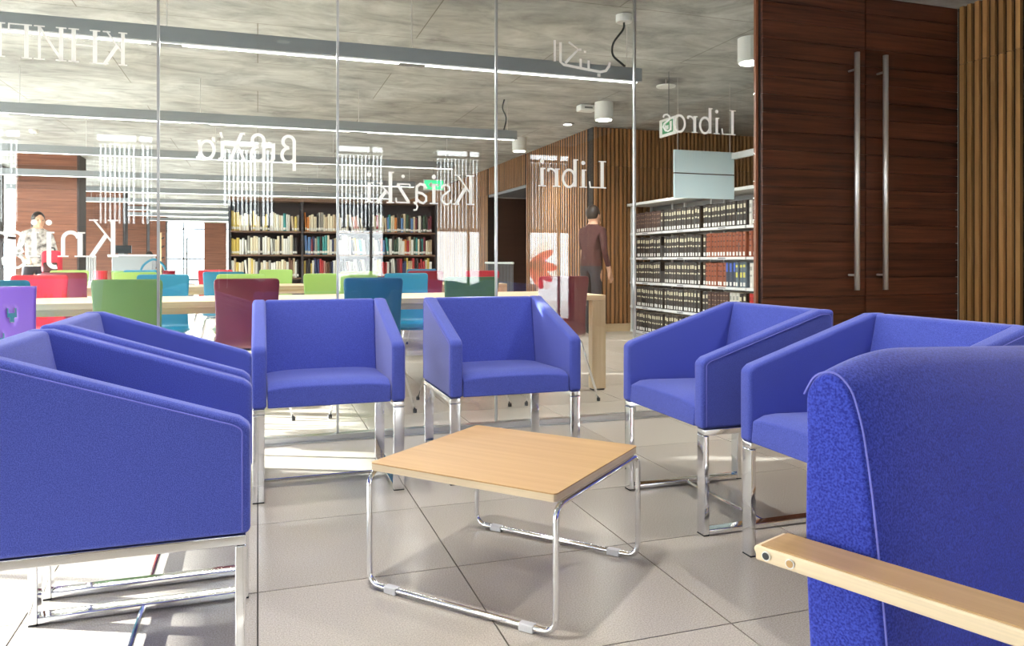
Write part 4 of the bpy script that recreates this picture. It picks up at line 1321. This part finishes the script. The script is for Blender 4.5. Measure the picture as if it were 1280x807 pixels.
# ------------------------------------------------------------------ people
def person(name, label, loc, rz, J, hand_dir, mats_fn, mats, hair, sit=False):
    """J: joints dict in local metres, local front is -y. One continuous body: skin-grown limbs fused with head."""
    verts, rad, edg, idx = [], [], [], {}
    def jv(key, p, r):
        idx[key] = len(verts); verts.append(p); rad.append(r)
    for key, (p, r) in J.items(): jv(key, p, r)
    chain = [('pelvis', 'waist'), ('waist', 'chest'), ('chest', 'neck'), ('neck', 'head')]
    for s in 'lr':
        chain += [('chest', 'sh' + s), ('sh' + s, 'el' + s), ('el' + s, 'wr' + s), ('wr' + s, 'palm' + s),
                  ('pelvis', 'hip' + s), ('hip' + s, 'kn' + s), ('kn' + s, 'an' + s), ('an' + s, 'toe' + s)]
    edg = [(idx[a], idx[b]) for a, b in chain]
    for s in 'lr':
        pw, pp = Vector(J['wr' + s][0]), Vector(J['palm' + s][0])
        d = (pp - pw).normalized()
        side = d.cross(Vector((1, 0, 0) if abs(d.x) < .8 else (0, 1, 0))).normalized()
        for q in range(4):
            off = side * (.012 * (q - 1.5) * 1.6)
            ln = (.07, .082, .078, .06)[q]
            a_ = len(verts); verts.append(tuple(pp + off + d * .02)); rad.append(.0095)
            b_ = len(verts); verts.append(tuple(pp + off * 1.15 + d * (.02 + ln * .6))); rad.append(.009)
            c_ = len(verts); verts.append(tuple(pp + off * 1.15 + d * (.02 + ln) + side.cross(d) * .015)); rad.append(.008)
            edg += [(idx['palm' + s], a_), (a_, b_), (b_, c_)]
        a_ = len(verts); verts.append(tuple(pp - side * .035 + d * .0)); rad.append(.011)
        b_ = len(verts); verts.append(tuple(pp - side * .052 + d * .035)); rad.append(.0095)
        edg += [(idx['palm' + s], a_), (a_, b_)]
    me = bpy.data.meshes.new(name + '_skeleton'); me.from_pydata(verts, edg, [])
    ob = bpy.data.objects.new(name, me); COL.objects.link(ob)
    bm = bmesh.new(); bm.from_mesh(me)
    lay = bm.verts.layers.skin.verify(); bm.verts.ensure_lookup_table()
    for i, v in enumerate(bm.verts):
        v[lay].radius = (rad[i], rad[i]); v[lay].use_root = (i == idx['pelvis'])
    bm.to_mesh(me); bm.free()
    ob.modifiers.new('skin', 'SKIN'); sb = ob.modifiers.new('sub', 'SUBSURF'); sb.levels = 2; sb.render_levels = 2
    dg = bpy.context.evaluated_depsgraph_get(); dg.update()
    body = bpy.data.meshes.new_from_object(ob.evaluated_get(dg))
    bpy.data.objects.remove(ob)
    hx, hy, hz = J['head'][0]
    hm = MB().ball((hx, hy, hz), .075, .095, .118, 18, 12)
    hm.ball((hx, hy - .088, hz - .085), .035, .025, .03, 10, 7)          # chin
    hm.tube([(hx, hy - .09, hz + .02), (hx, hy - .113, hz - .018), (hx, hy - .092, hz - .026)], .011, 8)   # nose
    for s in (-1, 1): hm.ball((hx + s * .077, hy + .005, hz), .01, .02, .03, 8, 6)   # ears
    hm.tube([(hx - .024, hy - .094, hz - .052), (hx + .024, hy - .094, hz - .052)], .007, 6)   # lips
    hmesh = hm.mesh('h', M['skin'])
    bm = bmesh.new(); bm.from_mesh(body); bm.from_mesh(hmesh)
    full = bpy.data.meshes.new(name); bm.to_mesh(full); bm.free()
    bpy.data.meshes.remove(hmesh)
    ob = bpy.data.objects.new(name, full); COL.objects.link(ob)
    rm = ob.modifiers.new('fuse', 'REMESH'); rm.mode = 'VOXEL'; rm.voxel_size = .0085
    sm = ob.modifiers.new('smooth', 'SMOOTH'); sm.factor = .5; sm.iterations = 2
    dg = bpy.context.evaluated_depsgraph_get(); dg.update()
    fin = bpy.data.meshes.new_from_object(ob.evaluated_get(dg))
    bpy.data.objects.remove(ob)
    fin.materials.clear()
    for m_ in mats: fin.materials.append(m_)
    mi = [mats_fn(p.center, J) for p in fin.polygons]
    fin.polygons.foreach_set('material_index', mi)
    fin.polygons.foreach_set('use_smooth', [True] * len(fin.polygons))
    ob = bpy.data.objects.new(name, fin); COL.objects.link(ob)
    ob.location = loc; ob.rotation_euler = (0, 0, rz)
    put(ob, label, 'person')
    # hair and eyes
    hb = MB(); hb.ball((hx, hy + .018, hz + .03), .086, .098, .108, 16, 10)
    if hair == 'long': hb.ball((hx, hy + .06, hz - .07), .078, .05, .13, 14, 9)
    hb.build('hair', M['hair'], ob, smooth=True)
    eb = MB()
    for s in (-1, 1): eb.ball((hx + s * .03, hy - .083, hz + .008), .012, .008, .007, 8, 6)
    eb.build('eyes', M['hair'], ob, smooth=True)
    return ob

def standing(arm_l=None, arm_r=None, lean=0.0):
    J = {'pelvis': ((0, 0, .93), .125), 'waist': ((0, -lean * .25, 1.08), .115), 'chest': ((0, -lean * .6, 1.27), .125), 'neck': ((0, -lean * .9, 1.42), .052), 'head': ((0, -lean - .02, 1.53), .07)}
    for s, k in (('l', -1), ('r', 1)):
        J['sh' + s] = ((k * .165, -lean * .7, 1.34), .058)
        J['hip' + s] = ((k * .085, 0, .87), .088)
        J['kn' + s] = ((k * .1, -.02 * k, .48), .058)
        J['an' + s] = ((k * .105, .02 - .05 * k, .085), .042)
        J['toe' + s] = ((k * .12, -.13 - .05 * k, .035), .034)
    for s, k, arm in (('l', -1, arm_l), ('r', 1, arm_r)):
        if arm: e, w, p = arm
        else: e, w, p = (k * .22, .02 - lean * .5, 1.07), (k * .23, -.06 - lean * .5, .84), (k * .23, -.08 - lean * .5, .775)
        J['el' + s] = (e, .042); J['wr' + s] = (w, .03); J['palm' + s] = (p, .03)
    return J
def paint(top_z=.9, sleeve=True):
    def fn(c, J):
        hx, hy, hz = J['head'][0]
        if c.z > J['neck'][0][2] - .0 : return 0
        for s in 'lr':
            w = Vector(J['palm' + s][0])
            if (c - w).length < .13: return 0
        if c.z < .085: return 3
        return 1 if c.z > top_z else 2
    return fn
J1 = standing(arm_r=((.24, -.1, 1.12), (.2, -.33, 1.08), (.19, -.4, 1.075)), lean=.03)
person('person', 'person in dark trousers and burgundy-brown top standing by the brown slat wall', (3.98, 8.75, 0), R(115), J1, None, paint(.9), [M['skin'], M['burgtop'], M['denim'], M['shoe']], 'short')
J2 = standing(arm_l=((-.24, -.14, 1.06), (-.22, -.36, .98), (-.21, -.43, .965)), arm_r=((.25, -.08, 1.05), (.22, -.3, .9), (.21, -.37, .88)), lean=.16)
person('person', 'person with dark hair and black-and-white printed top before the left pier', (-3.06, 12.6, 0), R(30), J2, None, paint(.88), [M['skin'], M['pattern'], M['denim'], M['shoe']], 'long')
def seated():
    J = {'pelvis': ((0, 0, .52), .13), 'waist': ((0, -.04, .68), .12), 'chest': ((0, -.12, .84), .13), 'neck': ((0, -.2, .97), .052), 'head': ((0, -.26, 1.06), .07)}
    for s, k in (('l', -1), ('r', 1)):
        J['sh' + s] = ((k * .17, -.14, .9), .058); J['el' + s] = ((k * .24, -.24, .72), .042)
        J['wr' + s] = ((k * .16, -.42, .72), .03); J['palm' + s] = ((k * .14, -.48, .72), .03)
        J['hip' + s] = ((k * .09, -.03, .5), .09); J['kn' + s] = ((k * .11, -.42, .5), .06)
        J['an' + s] = ((k * .11, -.4, .085), .042); J['toe' + s] = ((k * .12, -.54, .035), .034)
    return J
J3 = seated()
ps = person('person', 'person in light grey shirt sitting with back turned before the far windows', (-2.55, 20.5, 0), R(180), J3, None, paint(.58), [M['skin'], M['greytop'], M['denim'], M['shoe']], 'short')
sc_ = read_chair(-2.55, 20.49, 180, 'red', 'red plastic chair under the seated person in grey shirt')
